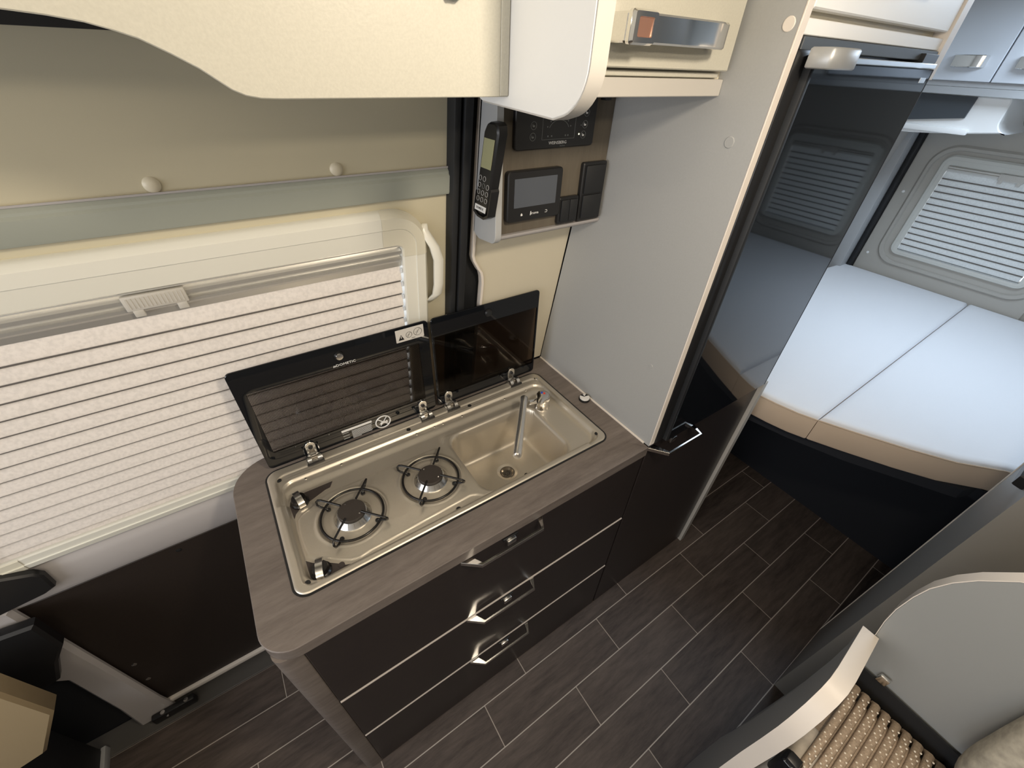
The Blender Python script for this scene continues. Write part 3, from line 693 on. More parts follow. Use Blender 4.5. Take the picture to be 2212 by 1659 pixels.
MB().prism([(cx - .011, cz - .006), (cx + .012, cz - .006), (cx + .012, cz - .003), (cx + .008, cz + .002), (cx + .006, cz - .002), (cx + .002, cz + .004), (cx - .001, cz - .002), (cx - .005, cz + .001), (cx - .008, cz - .003)], 'y', yl - .0003, yl).build('flame_print', ink_w, l1)
MB().tube([(cx + r * .55, yl - .0004, cz + r * .7), (cx - r * .4, yl - .0004, cz - r * .55)], 0.0011, 6).build('match_print', ink_w, l1)
# hinges
for hx, par in ((0.107, l1), (0.390, l1), (0.466, l2), (0.672, l2)):
    zt = T + .006
    hg = MB().prism(arc(hx, 0.936, 0.011, 0, 180, 8) + [(hx - .011, 0.912), (hx - .009, 0.905), (hx + .009, 0.905), (hx + .011, 0.912)], 'y', 0.3300, 0.3334, 0.0004).build('hinge', satin, par)
    MB().lathe([(0.0052, 0), (0.0052, -0.003), (0.003, -0.004), (0, -0.004)], (hx, 0.330, 0.932), 6, 'y', False).build('hinge_bolt', blk, par)
    for s0, s1 in ((-0.0155, -0.0065), (0.0065, 0.0155)):
        MB().loft([[(x, 0.3165 + rr_ * math.cos(math.radians(a)), T + .006 + rr_ * math.sin(math.radians(a))) for a, rr_ in [(k * 22.5 - 0, 0.0125) for k in range(9)] + [((8 - k) * 22.5, 0.0108) for k in range(9)]] for x in (hx + s0, hx + s1)]).build('hinge_knuckle', satin, par, smooth=50)
    MB().box(hx - .018, hx + .018, 0.3020, 0.329, T + .004, T + .0075, 0.0008).build('hinge_leaf', satin, par)
    MB().box(hx - .019, hx + .019, 0.2995, 0.3022, T + .003, T + .009, 0.0006).build('hinge_clip', blk, par)
    MB().tube([(hx - .014, 0.3175, T + .009), (hx + .014, 0.3175, T + .009)], 0.0045, 12).build('hinge_pin', steel_d, par)

# ------------------------------------------------------------------ tall grey panel right of the sink
tall = thing('tall_panel', 'tall light grey panel standing between the sink and the fridge', 'partition', (0.835, 0.16, 0.9))
MB().prism([(-0.075, T + .0005), (-0.075, 1.955), (0.20, 1.955), (0.262, 1.66), (0.388, T + .0005)], 'x', 0.8256, 0.8400).build('panel', grey_p, tall, smooth=0)
MB().box(0.8250, 0.8408, -0.0775, -0.0750, 0.9055, 1.955, 0.0005, 1).build('edge_band', light_edge, tall)
for y, z, r in ((-0.030, 1.571, 0.0085), (-0.013, 1.115, 0.0055), (-0.061, 1.714, 0.0085)):
    MB().lathe([(r, 0.0), (r, -0.0006), (r * .9, -0.0012), (0.0, -0.0012)], (0.8257, y, z), 22, 'x', False).build('screw_cap', grey_p if z < 1.7 else light_edge, tall)

# ------------------------------------------------------------------ fridge
fr = thing('fridge', 'tall fridge with a mirror-black glass door beside the grey panel', 'fridge', (1.09, 0.1, 0.91))
MB().box(0.842, 1.343, -0.055, 0.395, 0.902, 1.700).build('body', blk, fr, smooth=0)
dr = MB().box(0.880, 1.327, -0.0890, -0.056, 0.906, 1.676, 0.0015, 1).build('door', blk_gloss, fr)
MB().box(1.3268, 1.3310, -0.0893, -0.056, 0.906, 1.676, 0.0008, 1).build('door_edge', blk_soft, fr)
MB().box(0.8415, 0.8795, -0.0800, -0.056, 0.904, 1.690, 0.005, 2).build('door_frame', blk, fr)
MB().box(0.8690, 0.8805, -0.0910, -0.070, 0.908, 1.684, 0.003, 2).build('door_gasket', blk_soft, fr)
MB().box(0.880, 1.327, -0.0910, -0.056, 1.6765, 1.684, 0.001, 1).build('door_trim', satin, fr)
MB().box(0.846, 1.343, -0.0780, -0.056, 1.688, 1.703, 0.001, 1).build('top_vent', recess_m, fr)
MB().box(1.265, 1.330, -0.0860, -0.056, 1.6845, 1.698, 0.001, 1).build('top_cap', blk, fr)
MB().box(1.288, 1.313, -0.0896, -0.0889, 1.655, 1.663).build('badge', satin, dr)
MB().prism([(0.852, -0.089), (0.848, -0.118), (0.852, -0.123), (0.880, -0.128), (0.900, -0.1285), (0.918, -0.125), (0.930, -0.117), (0.936, -0.105), (0.938, -0.089)], 'z', 1.668, 1.692, 0.002).build('handle', silver_p, dr, smooth=50)

# ------------------------------------------------------------------ cupboard above the fridge
cu = thing('fridge_top_cupboard', 'pale cupboard door above the black fridge with a metal handle', 'cupboard', (1.09, 0.1, 1.705))
MB().box(0.842, 1.342, -0.055, 0.25, 1.704, 1.954).build('carcass', cream_s, cu, smooth=0)
MB().box(0.8415, 1.3435, -0.0745, -0.056, 1.704, 1.7215, 0.001, 1).build('bottom_rail', white_b, cu)
cd_ = MB().box(0.844, 1.340, -0.0765, -0.056, 1.7305, 1.950, 0.002, 1).build('cupboard_door', white_b, cu)
bh = MB().prism([(1.02, -0.0765), (1.03, -0.104), (1.15, -0.104), (1.17, -0.0765)], 'z', 1.768, 1.790, 0.002).build('handle', chrome, cd_)

# ------------------------------------------------------------------ overhead cupboard above the sink
oc = thing('overhead_cupboard', 'beige overhead cupboard above the sink with a big chrome handle', 'cupboard', (0.64, 0.15, 1.628))
MB().box(0.441, 0.8250, 0.022, 0.255, 1.6285, 1.954).build('carcass', cream_s, oc, smooth=0)
MB().box(0.441, 0.8250, 0.0125, 0.022, 1.6285, 1.6500, 0.001, 1).build('bottom_rail', edge_g, oc)
MB().box(0.441, 0.812, 0.0150, 0.022, 1.6515, 1.6575, 0.0008, 1).build('inner_strip', cream, oc)
od = MB().box(0.443, 0.8170, 0.0045, 0.0215, 1.6600, 1.950, 0.0015, 1).build('cupboard_door', cream, oc)
# chrome handle: squared bow
y0 = 0.0045; dp = 0.032
outl = [(0.562, y0), (0.562, y0 - dp * .8), (0.566, y0 - dp), (0.600, y0 - dp * 1.06), (0.725, y0 - dp * 1.06), (0.750, y0 - dp * .9), (0.756, y0 - dp * .75), (0.756, y0), (0.746, y0), (0.744, y0 - dp * .7), (0.722, y0 - dp * .88), (0.604, y0 - dp * .88), (0.574, y0 - dp * .80), (0.572, y0)]
MB().prism(outl, 'z', 1.6835, 1.7115, 0.002).build('handle', chrome, od, smooth=30)
MB().prism(rr(0.5600, 1.6820, 0.6000, 1.7135, 0.004, 3), 'y', y0 - dp * 1.14, y0 - dp * .86, 0.002).build('handle_end', chrome, od, smooth=30)
m_ = MB(); Oe = rr(0.5600, 1.6820, 0.6000, 1.7135, 0.004, 3); Ie = rr(0.5680, 1.6890, 0.5930, 1.7070, 0.002, 3)
ye = y0 - dp * 1.14
m_.loft([[(p[0], ye + .001, p[1]) for p in Oe], [(p[0], ye - .003, p[1]) for p in inset(Oe, .002)], [(p[0], ye - .003, p[1]) for p in Ie], [(p[0], ye - .0002, p[1]) for p in inset(Ie, .001)]], False, False).build('handle_frame', chrome, od, smooth=30)
MB().box(0.5685, 0.5925, ye - .0014, ye - .0001, 1.6895, 1.7065, 0.0004, 1).build('copper_reflection', copper_refl_m, od)  # copper-coloured reflection on the chrome, painted in as a small plate
# end board with the rounded lower front corner
by0, by1, bz = -0.125, 0.070, 1.6185
bp_ = [(0.26, 1.954), (by0, 1.954), (by0, 1.668)] + arc(by0 + .044, 1.6645, 0.044, 180, 250, 8) + [(-0.080, 1.6185), (0.060, 1.6225)] + arc(0.060, 1.640, 0.017, 270, 330, 4)[1:] + [(0.082, 1.66), (0.26, 1.70)]
eb = MB().prism(bp_, 'x', 0.4200, 0.4405, 0.0008).build('end_board', white_b, smooth=30)
tag(eb, 'bright white end board with rounded lower corner left of the overhead cupboard', 'board')
ebp = bp_[1:20]
e_ = MB().loft([[(x, y + oy, z + oz) for x in (0.4212, 0.4395) for (y, z, oy, oz) in ()] for _ in ()]) if False else None
rimp = [(by0, 1.954), (by0, 1.668)] + arc(by0 + .044, 1.6645, 0.044, 180, 250, 8) + [(-0.080, 1.6185), (0.060, 1.6225)]
m_ = MB(); ls = []
for i, (y, z) in enumerate(rimp):
    a = rimp[max(i - 1, 0)]; b = rimp[min(i + 1, len(rimp) - 1)]; t = Vector((b[0] - a[0], b[1] - a[1])).normalized(); nn = Vector((t.y, -t.x)) * 0.0012
    if nn.x > 0 and nn.y > 0: nn = -nn
    nn = Vector((-abs(nn.x), -abs(nn.y)))
    ls.append([(0.4207, y - nn.x * .5, z - nn.y * .5), (0.4207, y + nn.x, z + nn.y), (0.4403, y + nn.x, z + nn.y), (0.4403, y - nn.x * .5, z - nn.y * .5)])
m_.loft(ls).build('edge_band', edge_g, eb)

# ------------------------------------------------------------------ valance above the door window
vp = [(-0.9, 1.688), (-0.30, 1.688), (-0.10, 1.6845), (0.0, 1.6805), (0.036, 1.678), (0.055, 1.6765), (0.074, 1.674), (0.088, 1.6705), (0.101, 1.6665), (0.117, 1.6585), (0.132, 1.650), (0.142, 1.6425), (0.150, 1.6365), (0.159, 1.6325), (0.170, 1.6305), (0.185, 1.630), (0.4190, 1.6305), (0.4190, 1.954), (-0.9, 1.954)]
va = MB().prism(vp, 'y', 0.003, 0.018, 0.0008).build('valance_board', cream, smooth=30)
tag(va, 'speckled cream board with a swooping lower edge above the door window', 'board')
MB().box(0.4088, 0.4190, 0.0015, 0.003, 1.6315, 1.954, 0.0004, 1).build('edge_strip', cream, va)
MB().tube([(0.345, 0.001, 1.7115), (0.350, -0.004, 1.7085), (0.358, -0.004, 1.7085), (0.363, 0.001, 1.7115)], 0.003, 8).build('push_knob', blk, va)

# ------------------------------------------------------------------ control box under the overhead cupboard
cb = thing('control_box', 'small wall box with a taupe wood face carrying the switches and displays', 'control box', (0.68, 0.27, 1.37))
CY = 0.235
MB().prism([(CY, 1.384), (CY, 1.627), (0.270, 1.627), (0.312, 1.385)], 'x', 0.5605, 0.8245).build('face_panel', panelwood, cb, smooth=0)
chk = [(0.226, 1.627), (0.226, 1.388)] + arc(0.246, 1.386, 0.020, 180, 250, 5)[1:] + arc(0.290, 1.384, 0.022, 260, 300, 3) + [(0.314, 1.372), (0.276, 1.627)]
MB().prism(chk, 'x', 0.5450, 0.5595, 0.0008).build('cheek', trim_grey, cb, smooth=30)
m_ = MB().loft([[(x, y, z) for y, z in ((0.2270, 1.3835), (0.2275, 1.3795), (0.232, 1.3740), (0.260, 1.368), (0.312, 1.364), (0.314, 1.380), (0.24, 1.3835))] for x in (0.5596, 0.8245)])
m_.build('bottom_lip', lip_m, cb, smooth=40)
MB().box(0.785, 0.800, 0.221, 0.235, 1.6065, 1.6240, .001).build('hinge_block', blk, cb)
# main display
dp_ = thing('battery_display', 'black control display with round touch keys and white brand lettering', 'display', (0.677, CY, 1.53))
MB().prism(rr(0.583, 1.5325, 0.770, 1.6250, 0.006, 4), 'y', CY - .010, CY - .0002, 0.0015).build('bezel', blk, dp_)
yd = CY - .0102
def ond(cx, cz, y=yd): return lambda u, v, w: (cx + u, y - w, cz + v)
g = MB(); pts = [(0.642, 1.5475), (0.719, 1.5475), (0.719, 1.618), (0.642, 1.618)]
for i in range(4):
    a, b = pts[i], pts[(i + 1) % 4]; g.tube([(a[0], yd, a[1]), (b[0], yd, b[1])], 0.0004, 4)
g.build('screen_outline', ink_dim, dp_)
text('WEINSBERG', 'lettering', ink_w, dp_, 0.0072, ond(0.680, 1.5415), sx=1.1)
text('CaraTour', 'lettering', ink_dim, dp_, 0.0032, ond(0.692, 1.5360))
for cx, cz, s_ in ((0.621, 1.553, 'H'), (0.622, 1.5705, 'B'), (0.7415, 1.5520, 'o'), (0.7435, 1.5690, 'n'), (0.745, 1.5880, 'o')):
    r = 0.0062; g = MB().tube([(cx + r * math.cos(2 * math.pi * k / 24), yd, cz + r * math.sin(2 * math.pi * k / 24)) for k in range(24)], 0.00045, 5, closed=True)
    key = g.build('touch_key', ink_dim, dp_)
    MB().box(cx - .0022, cx + .0022, yd - .0004, yd + .0004, cz - .0022, cz + .0006).build('key_symbol', ink_w if cx > .7 else ink_dim, key)
    MB().box(cx - .0028, cx - .0020, yd - .0004, yd + .0004, cz - .001, cz + .0026).build('key_symbol', ink_w if cx > .7 else ink_dim, key)
g = MB().tube([(0.6805 + 0.024 * math.cos(math.radians(a)), yd, 1.560 + 0.018 * math.sin(math.radians(a))) for a in range(20, 161, 7)], 0.0005, 5).build('gauge_arc', ink_dim, dp_)
for a in (20, 45, 90, 135, 160):
    MB().box(0.6805 + .029 * math.cos(math.radians(a)) - .001, 0.6805 + .029 * math.cos(math.radians(a)) + .001, yd - .0004, yd + .0004, 1.560 + .0225 * math.sin(math.radians(a)) - .001, 1.560 + .0225 * math.sin(math.radians(a)) + .001).build('gauge_mark', ink_dim, dp_)
for cx in (0.664, 0.6555, 0.703, 0.697):
    MB().box(cx - .0012, cx + .0012, yd - .0004, yd + .0004, 1.5515, 1.5540).build('gauge_mark', ink_dim, dp_)
MB().lathe([(0.0014, 0), (0.0012, -0.0006), (0, -0.0007)], (0.7305, yd, 1.5535), 10, 'y', False).build('status_light', led_m, dp_)
MB().lathe([(0.0010, 0), (0.0009, -0.0005), (0, -0.0006)], (0.7335, yd, 1.5680), 10, 'y', False).build('status_light', ink_dim, dp_)
# heater panel
hp_ = thing('heating_panel', 'black square heating control with a blank grey screen below the display', 'display', (0.635, CY, 1.45))
MB().prism(rr(0.5685, 1.4080, 0.6990, 1.5000, 0.007, 4), 'y', CY - .014, CY - .0002, 0.002).build('bezel', blk, hp_)
yh = CY - .0142
MB().prism(rr(0.583, 1.4350, 0.6845, 1.4870, 0.0008, 2), 'y', yh - .0003, yh + .0004).build('screen', screen_m, hp_)
text('truma', 'lettering', ink_w, hp_, 0.0072, ond(0.634, 1.4215, yh), sx=1.1)
MB().prism([(0.6225, 1.4180), (0.6240, 1.4180), (0.6252, 1.4255), (0.6236, 1.4255)], 'y', yh - .0004, yh).build('logo_mark', ink_w, hp_)
MB().prism([(0.6000, 1.4190), (0.6040, 1.4190), (0.6040, 1.4222), (0.6020, 1.4242), (0.6000, 1.4222)], 'y', yh - .0004, yh).build('home_symbol', ink_w, hp_)
MB().tube([(0.6600, yh, 1.4195), (0.6645, yh, 1.4195), (0.6655, yh, 1.4215), (0.6645, yh, 1.4235), (0.6605, yh, 1.4235)], 0.0005, 5).build('back_symbol', ink_w, hp_)
# rocker switches
sw = thing('double_switch', 'low black light switch with two rockers right of the heating control', 'switch', (0.722, CY, 1.415))
MB().prism(rr(0.6995, 1.3875, 0.7525, 1.4410, 0.004, 3), 'y', CY - .011, CY - .0002, 0.002).build('surround', blk, sw)
for a, b in ((0.7045, 0.7255), (0.7265, 0.7475)): MB().box(a, b, CY - .0145, CY - .010, 1.3925, 1.4360, 0.0015).build('rocker', blk_gloss if False else blk_soft, sw)
sw2 = thing('socket_strip', 'tall black twin socket with square flaps against the grey panel', 'socket', (0.79, CY, 1.44))
MB().prism(rr(0.7550, 1.3860, 0.8200, 1.5020, 0.004, 3), 'y', CY - .011, CY - .0002, 0.002).build('surround', blk, sw2)
for a, b in ((1.3915, 1.4395), (1.4425, 1.4965)): MB().box(0.7615, 0.8140, CY - .0150, CY - .010, a, b, 0.002).build('flap', blk_soft, sw2)

# ------------------------------------------------------------------ remote hand control on the cheek
rc = thing('remote_control', 'black handheld remote with a small olive screen clipped to the box side', 'remote', (0.53, 0.235, 1.42))
# local frame: along the length (z, slightly tilted), width y
def RC(p):    # p = (x thickness outward -x, across y, along z)
    return (0.5435 - p[0], p[1] - (p[2] - 1.5) * 0.28 + 0.0, p[2])
prf = [(0.212, 1.430), (0.208, 1.438), (0.208, 1.565), (0.213, 1.577), (0.222, 1.581), (0.240, 1.581), (0.249, 1.577), (0.255, 1.565), (0.255, 1.440), (0.251, 1.430), (0.238, 1.423), (0.226, 1.422)]
m_ = MB(); L1 = [(0.0, y, z) for y, z in prf]; L2 = [(0.015, y, z) for y, z in inset(prf, 0.001)]; L3 = [(0.018, y, z) for y, z in inset(prf, 0.004)]
m_.loft([L1, L2, L3], tf=RC).build('body', blk, rc, smooth=40)
MB().box(0.0182, 0.0190, 0.2145, 0.2485, 1.508, 1.556, 0.0003, 1, tf=RC).build('lcd_screen', lcd_m, rc)
kk = 0
for r_ in range(4):
    for q in range(3):
        if r_ == 0 and q == 0: continue
        cy, cz = 0.2175 + .0140 * q, 1.490 - .0125 * r_; rad = 0.0044
        g = MB().tube([RC((0.0182, cy + rad * math.cos(2 * math.pi * k / 18), cz + rad * math.sin(2 * math.pi * k / 18))) for k in range(18)], 0.0004, 5, closed=True)
        g.build('button_ring', ink_dim if (r_ == 1 and q == 1) else trim_grey, rc)
lb = MB().box(0.0182, 0.0192, 0.212, 0.2515, 1.4300, 1.4415, 0.0003, 1, tf=RC).build('brand_label', ink_w, rc, label='white brand label')
text('DOMETIC', 'lettering', ink_b, lb, 0.0062, lambda u, v, w: RC((0.0194 + w, 0.2318 - u, 1.4357 + v)))
# holder cradle
MB().prism([(0.204, 1.424), (0.204, 1.472), (0.2075, 1.476), (0.2075, 1.428), (0.220, 1.4205), (0.240, 1.4215), (0.2555, 1.429), (0.2555, 1.465), (0.259, 1.465), (0.259, 1.424), (0.242, 1.417), (0.218, 1.416)], 'x', 0.0, 0.017, tf=lambda p: RC((p[0], p[1], p[2]))).build('cradle', blk, rc)

# ------------------------------------------------------------------ rear: bed, doors, locker
bed = thing('bed', 'dark boxed bed frame under the white mattress pads', 'bed', (2.3, -0.3, 0.0))
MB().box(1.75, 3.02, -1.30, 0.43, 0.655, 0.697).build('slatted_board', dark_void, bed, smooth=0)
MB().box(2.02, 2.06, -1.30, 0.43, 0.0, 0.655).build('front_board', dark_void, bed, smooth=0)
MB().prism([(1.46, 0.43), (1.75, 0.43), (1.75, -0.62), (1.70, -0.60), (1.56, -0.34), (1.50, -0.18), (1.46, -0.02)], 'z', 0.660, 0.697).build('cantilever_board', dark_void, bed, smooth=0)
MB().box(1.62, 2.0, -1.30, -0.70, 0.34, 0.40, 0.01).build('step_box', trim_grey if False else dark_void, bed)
def soft(poly, z0, z1, r=0.018, n=5):
    loops = []
    for k in range(n + 1):
        a = math.pi / 2 * k / n; loops.append((r * (1 - math.sin(a)), z0 + r * (1 - math.cos(a))))
    for k in range(n + 1):
        a = math.pi / 2 * k / n; loops.append((r * (1 - math.cos(a)), z1 - r + r * math.sin(a)))
    return loops
def dens(poly, step=0.05):
    o = []
    for i in range(len(poly)):
        a, b = Vector(poly[i]), Vector(poly[(i + 1) % len(poly)]); n = max(1, int((b - a).length / step))
        for k in range(n): o.append(tuple(a.lerp(b, k / n)))
    return o
def mattress(name, poly, label, seamfn=None):
    t = thing(name, label, 'mattress', (sum(p[0] for p in poly) / len(poly), sum(p[1] for p in poly) / len(poly), 0.70), 'mattress pads on the rear bed')
    P_ = dens(poly)
    b = MB(); z0, z1 = 0.698, 0.800
    b.loft([cl(inset(P_, 0.004), z0), cl(P_, z0 + .006), cl(P_, z1 - .022), cl(inset(P_, 0.0005), z1 - .016)])
    b.build('side_border', mattress_s, t, smooth=50)
    b = MB(); rows_ = [cl(inset(P_, 0.0003), z1 - .0158), cl(inset(P_, 0.003), z1 - .007), cl(inset(P_, 0.009), z1 - .001)]
    b.loft(rows_ + [cl(inset(P_, 0.022), z1 + .001)]).build('top_cover', mattress_m, t, smooth=60)
    fp = [p for p in inset(P_, -0.0005) if p[0] < 1.86 and not (seamfn and seamfn(p))]
    k0 = max(range(len(fp)), key=lambda i: (Vector(fp[i]) - Vector(fp[i - 1])).length); fp = fp[k0:] + fp[:k0]
    MB().tube([(p[0], p[1], z1 - .0150) for p in fp], 0.0022, 6).build('piping', mattress_s, t, smooth=60)
    return t
mattress('bed_mattress', [(1.462, 0.415), (1.447, 0.10), (1.446, -0.04), (1.456, -0.11), (1.472, -0.175), (1.494, -0.228), (3.022, -0.205), (3.022, 0.375), (2.6, 0.41)], 'white mattress pad with a beige border nearest the fridge', lambda p: p[1] < -0.2 and p[0] > 1.51)
mattress('bed_mattress', [(1.496, -0.2295), (1.540, -0.320), (1.606, -0.445), (1.665, -0.540), (1.750, -0.632), (1.80, -0.72), (1.83, -0.85), (1.84, -1.30), (3.022, -1.30), (3.022, -0.2065)], 'wider white mattress pad with beige border farther from the fridge', lambda p: p[1] > -0.25 and p[0] > 1.51)

# rear doors: trims, blinds
def RD(yc):
    return lambda p: (3.05 - p[1], -p[0], p[2])
for i, (ya, yb, lab) in enumerate(((-0.385, 0.325, 'grey-beige rear door trim right of the fridge holding the far window'), (-1.25, -0.405, 'second rear door trim hidden from view except in the fridge mirror'))):
    dt = thing(('door_2', 'door_3')[i], lab, 'door', (3.03, (ya + yb) / 2, 0.75))
    f = RD(0)
    x0, x1 = -yb, -ya
    wy = ((-0.335, 0.215), (-1.13, -0.64))[i]
    ring_box((x0, x1, 0.5, 1.60), (-wy[1] + .03, -wy[0] - .03, 0.945, 1.345), 0.0, 0.020, f).build('door_lining', rear_trim, dt, smooth=0)
    # raised ring round the window
    O = rr(-wy[1] - .055, 0.855, -wy[0] + .05, 1.425, 0.10, 8); I = rr(-wy[1] - .03, 0.88, -wy[0] + .025, 1.40, 0.085, 8)
    MB().loft([[(p[0], 0.019, p[1]) for p in O], [(p[0], 0.030, p[1]) for p in inset(O, .010)], [(p[0], 0.030, p[1]) for p in inset(I, -.004)], [(p[0], 0.021, p[1]) for p in I]], False, False, tf=f).build('trim_ring', rear_trim, dt, smooth=40)
    for zz in (0.885, 1.20):
        p = f(Vector((x0 + .030, 0.020, zz))); MB().lathe([(0.007, 0.002), (0.006, -0.003), (0, -0.005)], p, 14, 'x', False).build('plug_cap', white_b, dt)
    ys0, ys1 = wy
    blind_window(('window_2', 'window_3')[i], -ys1, -ys0, 0.915, 1.385, lambda p: (3.03 - p[1], -p[0], p[2]), 0.034, 24, 0.0285, 1.315, locker_m if False else mat('rear_frame_plastic_%d' % i, (0.60, 0.60, 0.56), 0.3), MATS['rear_frame_plastic_%d' % i], blind_r,
                 ('grey-white framed window in the rear door with its pleated blind closed', 'matching far rear window with closed blind seen only mirrored in the fridge')[i], 'window', proud=0.012, tabx=((0.005, 0.09), (0.845, 0.93))[i], r=0.045)
tag(MB().box(3.0, 3.045, 0.330, 0.352, 0.70, 1.55, 0.004).build('rear_door_seal', blk_soft), 'thin black rubber seal upright left of the rear window', 'door seal')
tag(MB().box(2.93, 3.045, 0.355, 0.46, 0.70, 1.60, 0.004).build('pillar_trim', trim_grey), 'grey pillar trim between the fridge and the rear door', 'trim')
rl = thing('rear_locker', 'pale blue-white overhead locker at the rear above the bed', 'locker', (2.8, -0.2, 1.6))
MB().box(2.62, 3.02, -1.30, 0.40, 1.612, 1.95).build('carcass', white_b, rl, smooth=0)
MB().box(2.612, 2.622, -1.30, 0.40, 1.612, 1.636, 0.001, 1).build('bottom_rail', trim_grey, rl)
for a, b in ((0.122, 0.40), (-0.37, 0.118), (-0.87, -0.374)):
    d_ = MB().box(2.600, 2.6195, a, b, 1.654, 1.948, 0.002, 1).build('locker_door', locker_m, rl)
    hc = a + .04 if a > 0 else b - .14
    hy = (0.160, 0.262) if a > 0 else (b - .14, b - .04)
    MB().prism([(2.600, hy[0]), (2.575, hy[0] + .006), (2.570, hy[0] + .02), (2.570, hy[1] - .03), (2.585, hy[1] - .004), (2.600, hy[1])], 'z', 1.695, 1.731, 0.002).build('handle', chrome, d_)
MB().box(2.612, 2.64, -1.30, 0.40, 1.637, 1.653).build('shadow_gap', trim_grey, rl, smooth=0)
rs = thing('rear_shelf', 'white moulded shelf with a rounded end under the rear locker', 'shelf', (2.8, 0.15, 1.47))
sp_ = [(0.42, 1.474), (0.295, 1.474), (0.22, 1.480), (0.10, 1.492), (0.02, 1.502)] + arc(-0.005, 1.545, 0.042, 265, 350, 8) + [(0.04, 1.60), (0.045, 1.611), (0.42, 1.611)]
MB().prism(sp_, 'x', 2.66, 3.01, 0.004).build('shell', white_b, rs, smooth=40)
MB().prism([(0.42, 1.505), (0.142, 1.540), (0.139, 1.608), (0.42, 1.608)], 'x', 2.648, 2.659, 0.001).build('recess_panel', recess_m, rs)
MB().box(2.640, 2.66, 0.108, 0.42, 1.486, 1.506, 0.003).build('shelf_lip', white_b, rs)

# ------------------------------------------------------------------ bathroom wall and bench on the right
wash_m = mat('washroom_laminate_shaded', (0.27, 0.26, 0.245), 0.45)  # laminate grey darkened so the colour carries the wall's shade
bw = thing('bathroom_wall', 'grey washroom wall right of the aisle, darkened to carry its shade, with a bright corner edge', 'partition', (1.34, -0.65, 0.0))
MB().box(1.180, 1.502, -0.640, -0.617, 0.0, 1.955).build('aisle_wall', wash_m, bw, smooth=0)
MB().box(1.498, 1.506, -0.640, -0.6150, 0.0, 1.955, 0.001, 1).build('edge_band', light_edge, bw)
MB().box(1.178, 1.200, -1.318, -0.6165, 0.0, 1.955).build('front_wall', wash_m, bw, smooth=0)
MB().prism([(1.245, -0.617), (1.25, -0.600), (1.34, -0.600), (1.35, -0.617)], 'z', 1.035, 1.062, 0.003).build('door_handle', blk, bw)
be_ = thing('travel_bench', 'grey travel bench at lower right with a curved back and bright armrest board', 'bench', (0.8, -0.8, 0.0))
bkp = [(-0.600, 0.0), (-0.600, 0.87), (-0.592, 0.915), (-0.588, 0.955), (-0.588, 1.00), (-0.591, 1.035), (-0.600, 1.07), (-0.613, 1.10), (-0.636, 1.137), (-0.67, 1.165), (-0.72, 1.19), (-0.80, 1.205), (-1.28, 1.21), (-1.28, 0.0)]
MB().prism(bkp, 'x', 0.850, 0.870, 0.001).build('back_shell', mat('bench_grey', (0.30, 0.31, 0.31), 0.45), be_, smooth=30)
m_ = MB(); rim = bkp[1:13]; ls = []
for (y, z) in rim: ls.append([(0.8490, y, z), (0.8490, y + .0012, z + .0012), (0.8712, y + .0012, z + .0012), (0.8712, y, z)])
m_.loft(ls).build('edge_band', light_edge, be_)
arm = [(0.700, 0.0), (0.745, 0.12), (0.772, 0.26), (0.748, 0.42), (0.738, 0.57), (0.748, 0.72), (0.775, 0.83), (0.800, 0.862), (0.848, 0.866), (0.848, 0.872), (0.826, 0.879), (0.751, 0.901), (0.705, 0.914), (0.675, 0.917), (0.655, 0.908), (0.631, 0.882), (0.612, 0.845), (0.603, 0.817), (0.594, 0.760), (0.586, 0.683), (0.570, 0.600), (0.560, 0.45), (0.56, 0.0)]
MB().prism(arm, 'y', -0.605, -0.580, 0.001).build('arm_board', MATS['grey_laminate'], be_, smooth=30)
m_ = MB(); ls = []
for (x, z) in arm[9:22]: ls.append([(x, -0.6055, z - .001), (x, -0.6055, z + .0016), (x, -0.5795, z + .0016), (x, -0.5795, z - .001)])
m_.loft(ls).build('arm_edge', light_edge, be_, smooth=40)
MB().box(0.56, 0.85, -1.28, -0.606, 0.0, 0.42).build('seat_box', MATS['bench_grey'], be_, smooth=0)
# belt
bl_ = MB()
bl_.loft([[(0.846, y, z0), (0.846, y, z0 + .055), (0.842, y, z0 + .055), (0.842, y, z0)] for y, z0 in ((-0.625, 0.735), (-0.68, 0.733), (-0.80, 0.728), (-1.0, 0.72))])
tag(bl_.build('seat_belt', blk_soft), 'black belt webbing stretched across the grey bench back', 'seat belt')
bc = MB().box(0.838, 0.8455, -0.660, -0.644, 0.793, 0.812, 0.002)
tag(bc.build('belt_clip', satin), 'small shiny metal clip at the end of the black belt', 'clip')
# knit back cushion
def pillow(c, sx, sy, sz, rot, n=26, m=18, e=0.45):
    b = MB(); loops = []
    R = Matrix.Rotation(rot[2], 3, 'Z') @ Matrix.Rotation(rot[1], 3, 'Y') @ Matrix.Rotation(rot[0], 3, 'X')
    def pw(v, q): return math.copysign(abs(v) ** q, v)
    for i in range(1, m):
        ph = -math.pi / 2 + math.pi * i / m; lp = []
        for j in range(n):
            th = 2 * math.pi * j / n
            p = Vector((sx * pw(math.cos(ph), e) * pw(math.cos(th), e), sy * pw(math.cos(ph), e) * pw(math.sin(th), e), sz * pw(math.sin(ph), e)))
            lp.append(Vector(c) + R @ p)
        loops.append(lp)
    b.loft(loops); return b, R
kn = thing('knitted_cushion', 'beige ribbed knit seat cushion with painted yarn glints behind the armrest board', 'cushion', (0.72, -0.76, 0.74))
b, R1 = pillow((0.715, -0.745, 0.60), 0.115, 0.13, 0.16, (0, 0, 0), 40, 24, 0.35)
b.build('cushion_body', knit_m, kn, smooth=60)
rb = MB(); bd = MB()
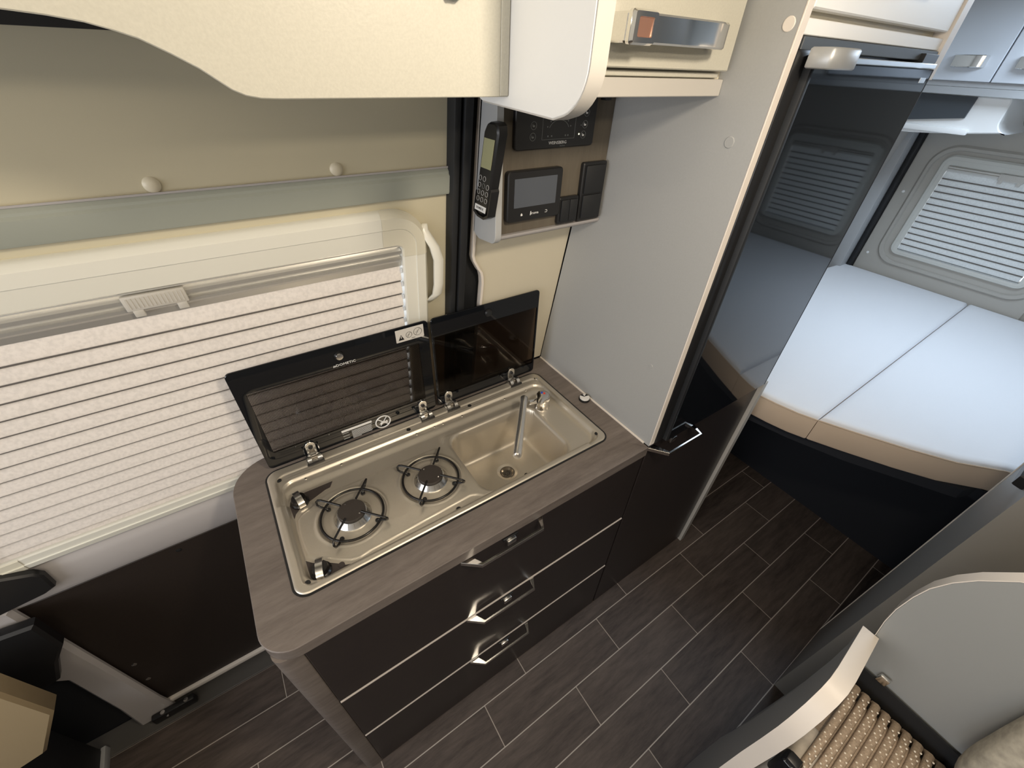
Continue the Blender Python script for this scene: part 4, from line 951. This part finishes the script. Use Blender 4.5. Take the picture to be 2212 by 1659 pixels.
for k in range(13):
    y = -0.640 - 0.0165 * k
    rb.tube([(0.608, y, 0.735), (0.620, y, 0.7525), (0.66, y, 0.7605), (0.72, y, 0.762), (0.78, y, 0.7605), (0.822, y, 0.7550), (0.836, y, 0.735)], 0.0068, 8)
    for q in range(34):
        x = 0.614 + 0.0058 * q; bd.lathe([(0.0018, -0.0006), (0.0014, 0.0010), (0.0, 0.0015)], (x + (k % 2) * .0035, y + (q % 3 - 1) * .0035, 0.7668 - 0.9 * max(0, abs(x - .72) - .06) ** 2), 5, caps=False)  # glints on the knit, put in as pale beads
rb.build('knit_ribs', knit_m, kn, smooth=60, kind='stuff'); bd.build('yarn_glints', bead_m, kn, smooth=60, kind='stuff')
b, _ = pillow((0.655, -0.640, 0.60), 0.06, 0.028, 0.155, (0, 0, 0), 30, 18, 0.4)
b.build('cushion_side', beige_cloth, kn, smooth=60)
b, _ = pillow((0.812, -0.875, 0.945), 0.035, 0.13, 0.16, (0.0, 0.25, 0.1), 40, 24, 0.5)
hd = b.build('backrest_cushion', grey_cloth, smooth=60); tag(hd, 'thick grey wool-look cushion in the lower right corner', 'cushion')
bu = thing('belt_buckle', 'black plastic belt buckle between the armrest board and the knit cushion', 'buckle', (0.62, -0.625, 0.75))
MB().box(0.598, 0.625, -0.640, -0.612, 0.70, 0.765, 0.006, 3).build('housing', blk_gloss, bu)
MB().box(0.602, 0.621, -0.636, -0.616, 0.762, 0.772, 0.003, 2).build('release_button', blk, bu)

# ------------------------------------------------------------------ front left: pillar, sill, seat base
MB_s = MB().box(-1.2, 0.45, 0.3725, 0.45, -0.04, 0.004, 0.002, 1).build('trim_1', mat('sill_grey', (0.085, 0.08, 0.075), .45), smooth=0); struct(MB_s)
tag(MB().prism([(-0.605, 0.006), (-0.512, 0.006), (-0.518, 0.10), (-0.524, 0.60), (-0.526, 0.72), (-0.60, 0.76), (-0.70, 0.70), (-0.66, 0.50), (-0.590, 0.40), (-0.595, 0.15)], 'y', 0.405, 0.4275, 0.008).build('door_pillar', MATS['door_lip_paint']), 'light grey door pillar base at lower left beside the dark door panel', 'pillar')
lk = thing('door_lock', 'black lock plate with bright screws at the foot of the door pillar', 'lock', (-0.52, 0.40, 0.03))
MB().box(-0.565, -0.455, 0.385, 0.404, 0.010, 0.045, 0.004).build('plate', blk, lk)
for x in (-0.535, -0.475): MB().lathe([(0.007, 0.0), (0.006, 0.003), (0, 0.004)], (x, 0.394, 0.045), 12, caps=False).build('screw', satin, lk)
MB().lathe([(0.004, 0.0), (0.003, 0.003), (0, 0.004)], (-0.528, 0.385, 0.030), 10, caps=False).build('screw', satin, lk)
tag(MB().prism([(-0.80, 0.86), (-0.483, 0.826), (-0.445, 0.807), (-0.436, 0.791), (-0.439, 0.748), (-0.460, 0.738), (-0.536, 0.728), (-0.80, 0.71)], 'y', 0.395, 0.414, 0.004).build('door_grip', blk), 'black grip at the left edge of the picture below the window', 'handle')
tag(MB().prism([(-0.78, 0.72), (-0.547, 0.694), (-0.501, 0.687), (-0.503, 0.585), (-0.534, 0.539), (-0.564, 0.470), (-0.66, 0.44), (-0.78, 0.46)], 'y', 0.37, 0.40, 0.006).build('belt_reel_cover', blk), 'black plastic cover below the grip on the door pillar', 'cover')
ss = thing('front_seat_base', 'cream plastic seat side at lower left above a dark pedestal', 'seat', (-0.9, 0.2, 0.0))
MB().prism([(-1.1, 0.76), (-0.537, 0.692), (-0.529, 0.536), (-0.605, 0.407), (-0.699, 0.385), (-1.1, 0.34)], 'y', 0.255, 0.30, 0.006).build('side_cover', cream_seat, ss)
MB().box(-1.2, -0.69, -0.25, 0.40, 0.0, 0.36, 0.01).build('pedestal', blk_soft, ss)
MB().box(-0.692, -0.680, -0.25, 0.40, 0.0, 0.03, 0.002).build('pedestal_edge', trim_grey, ss)
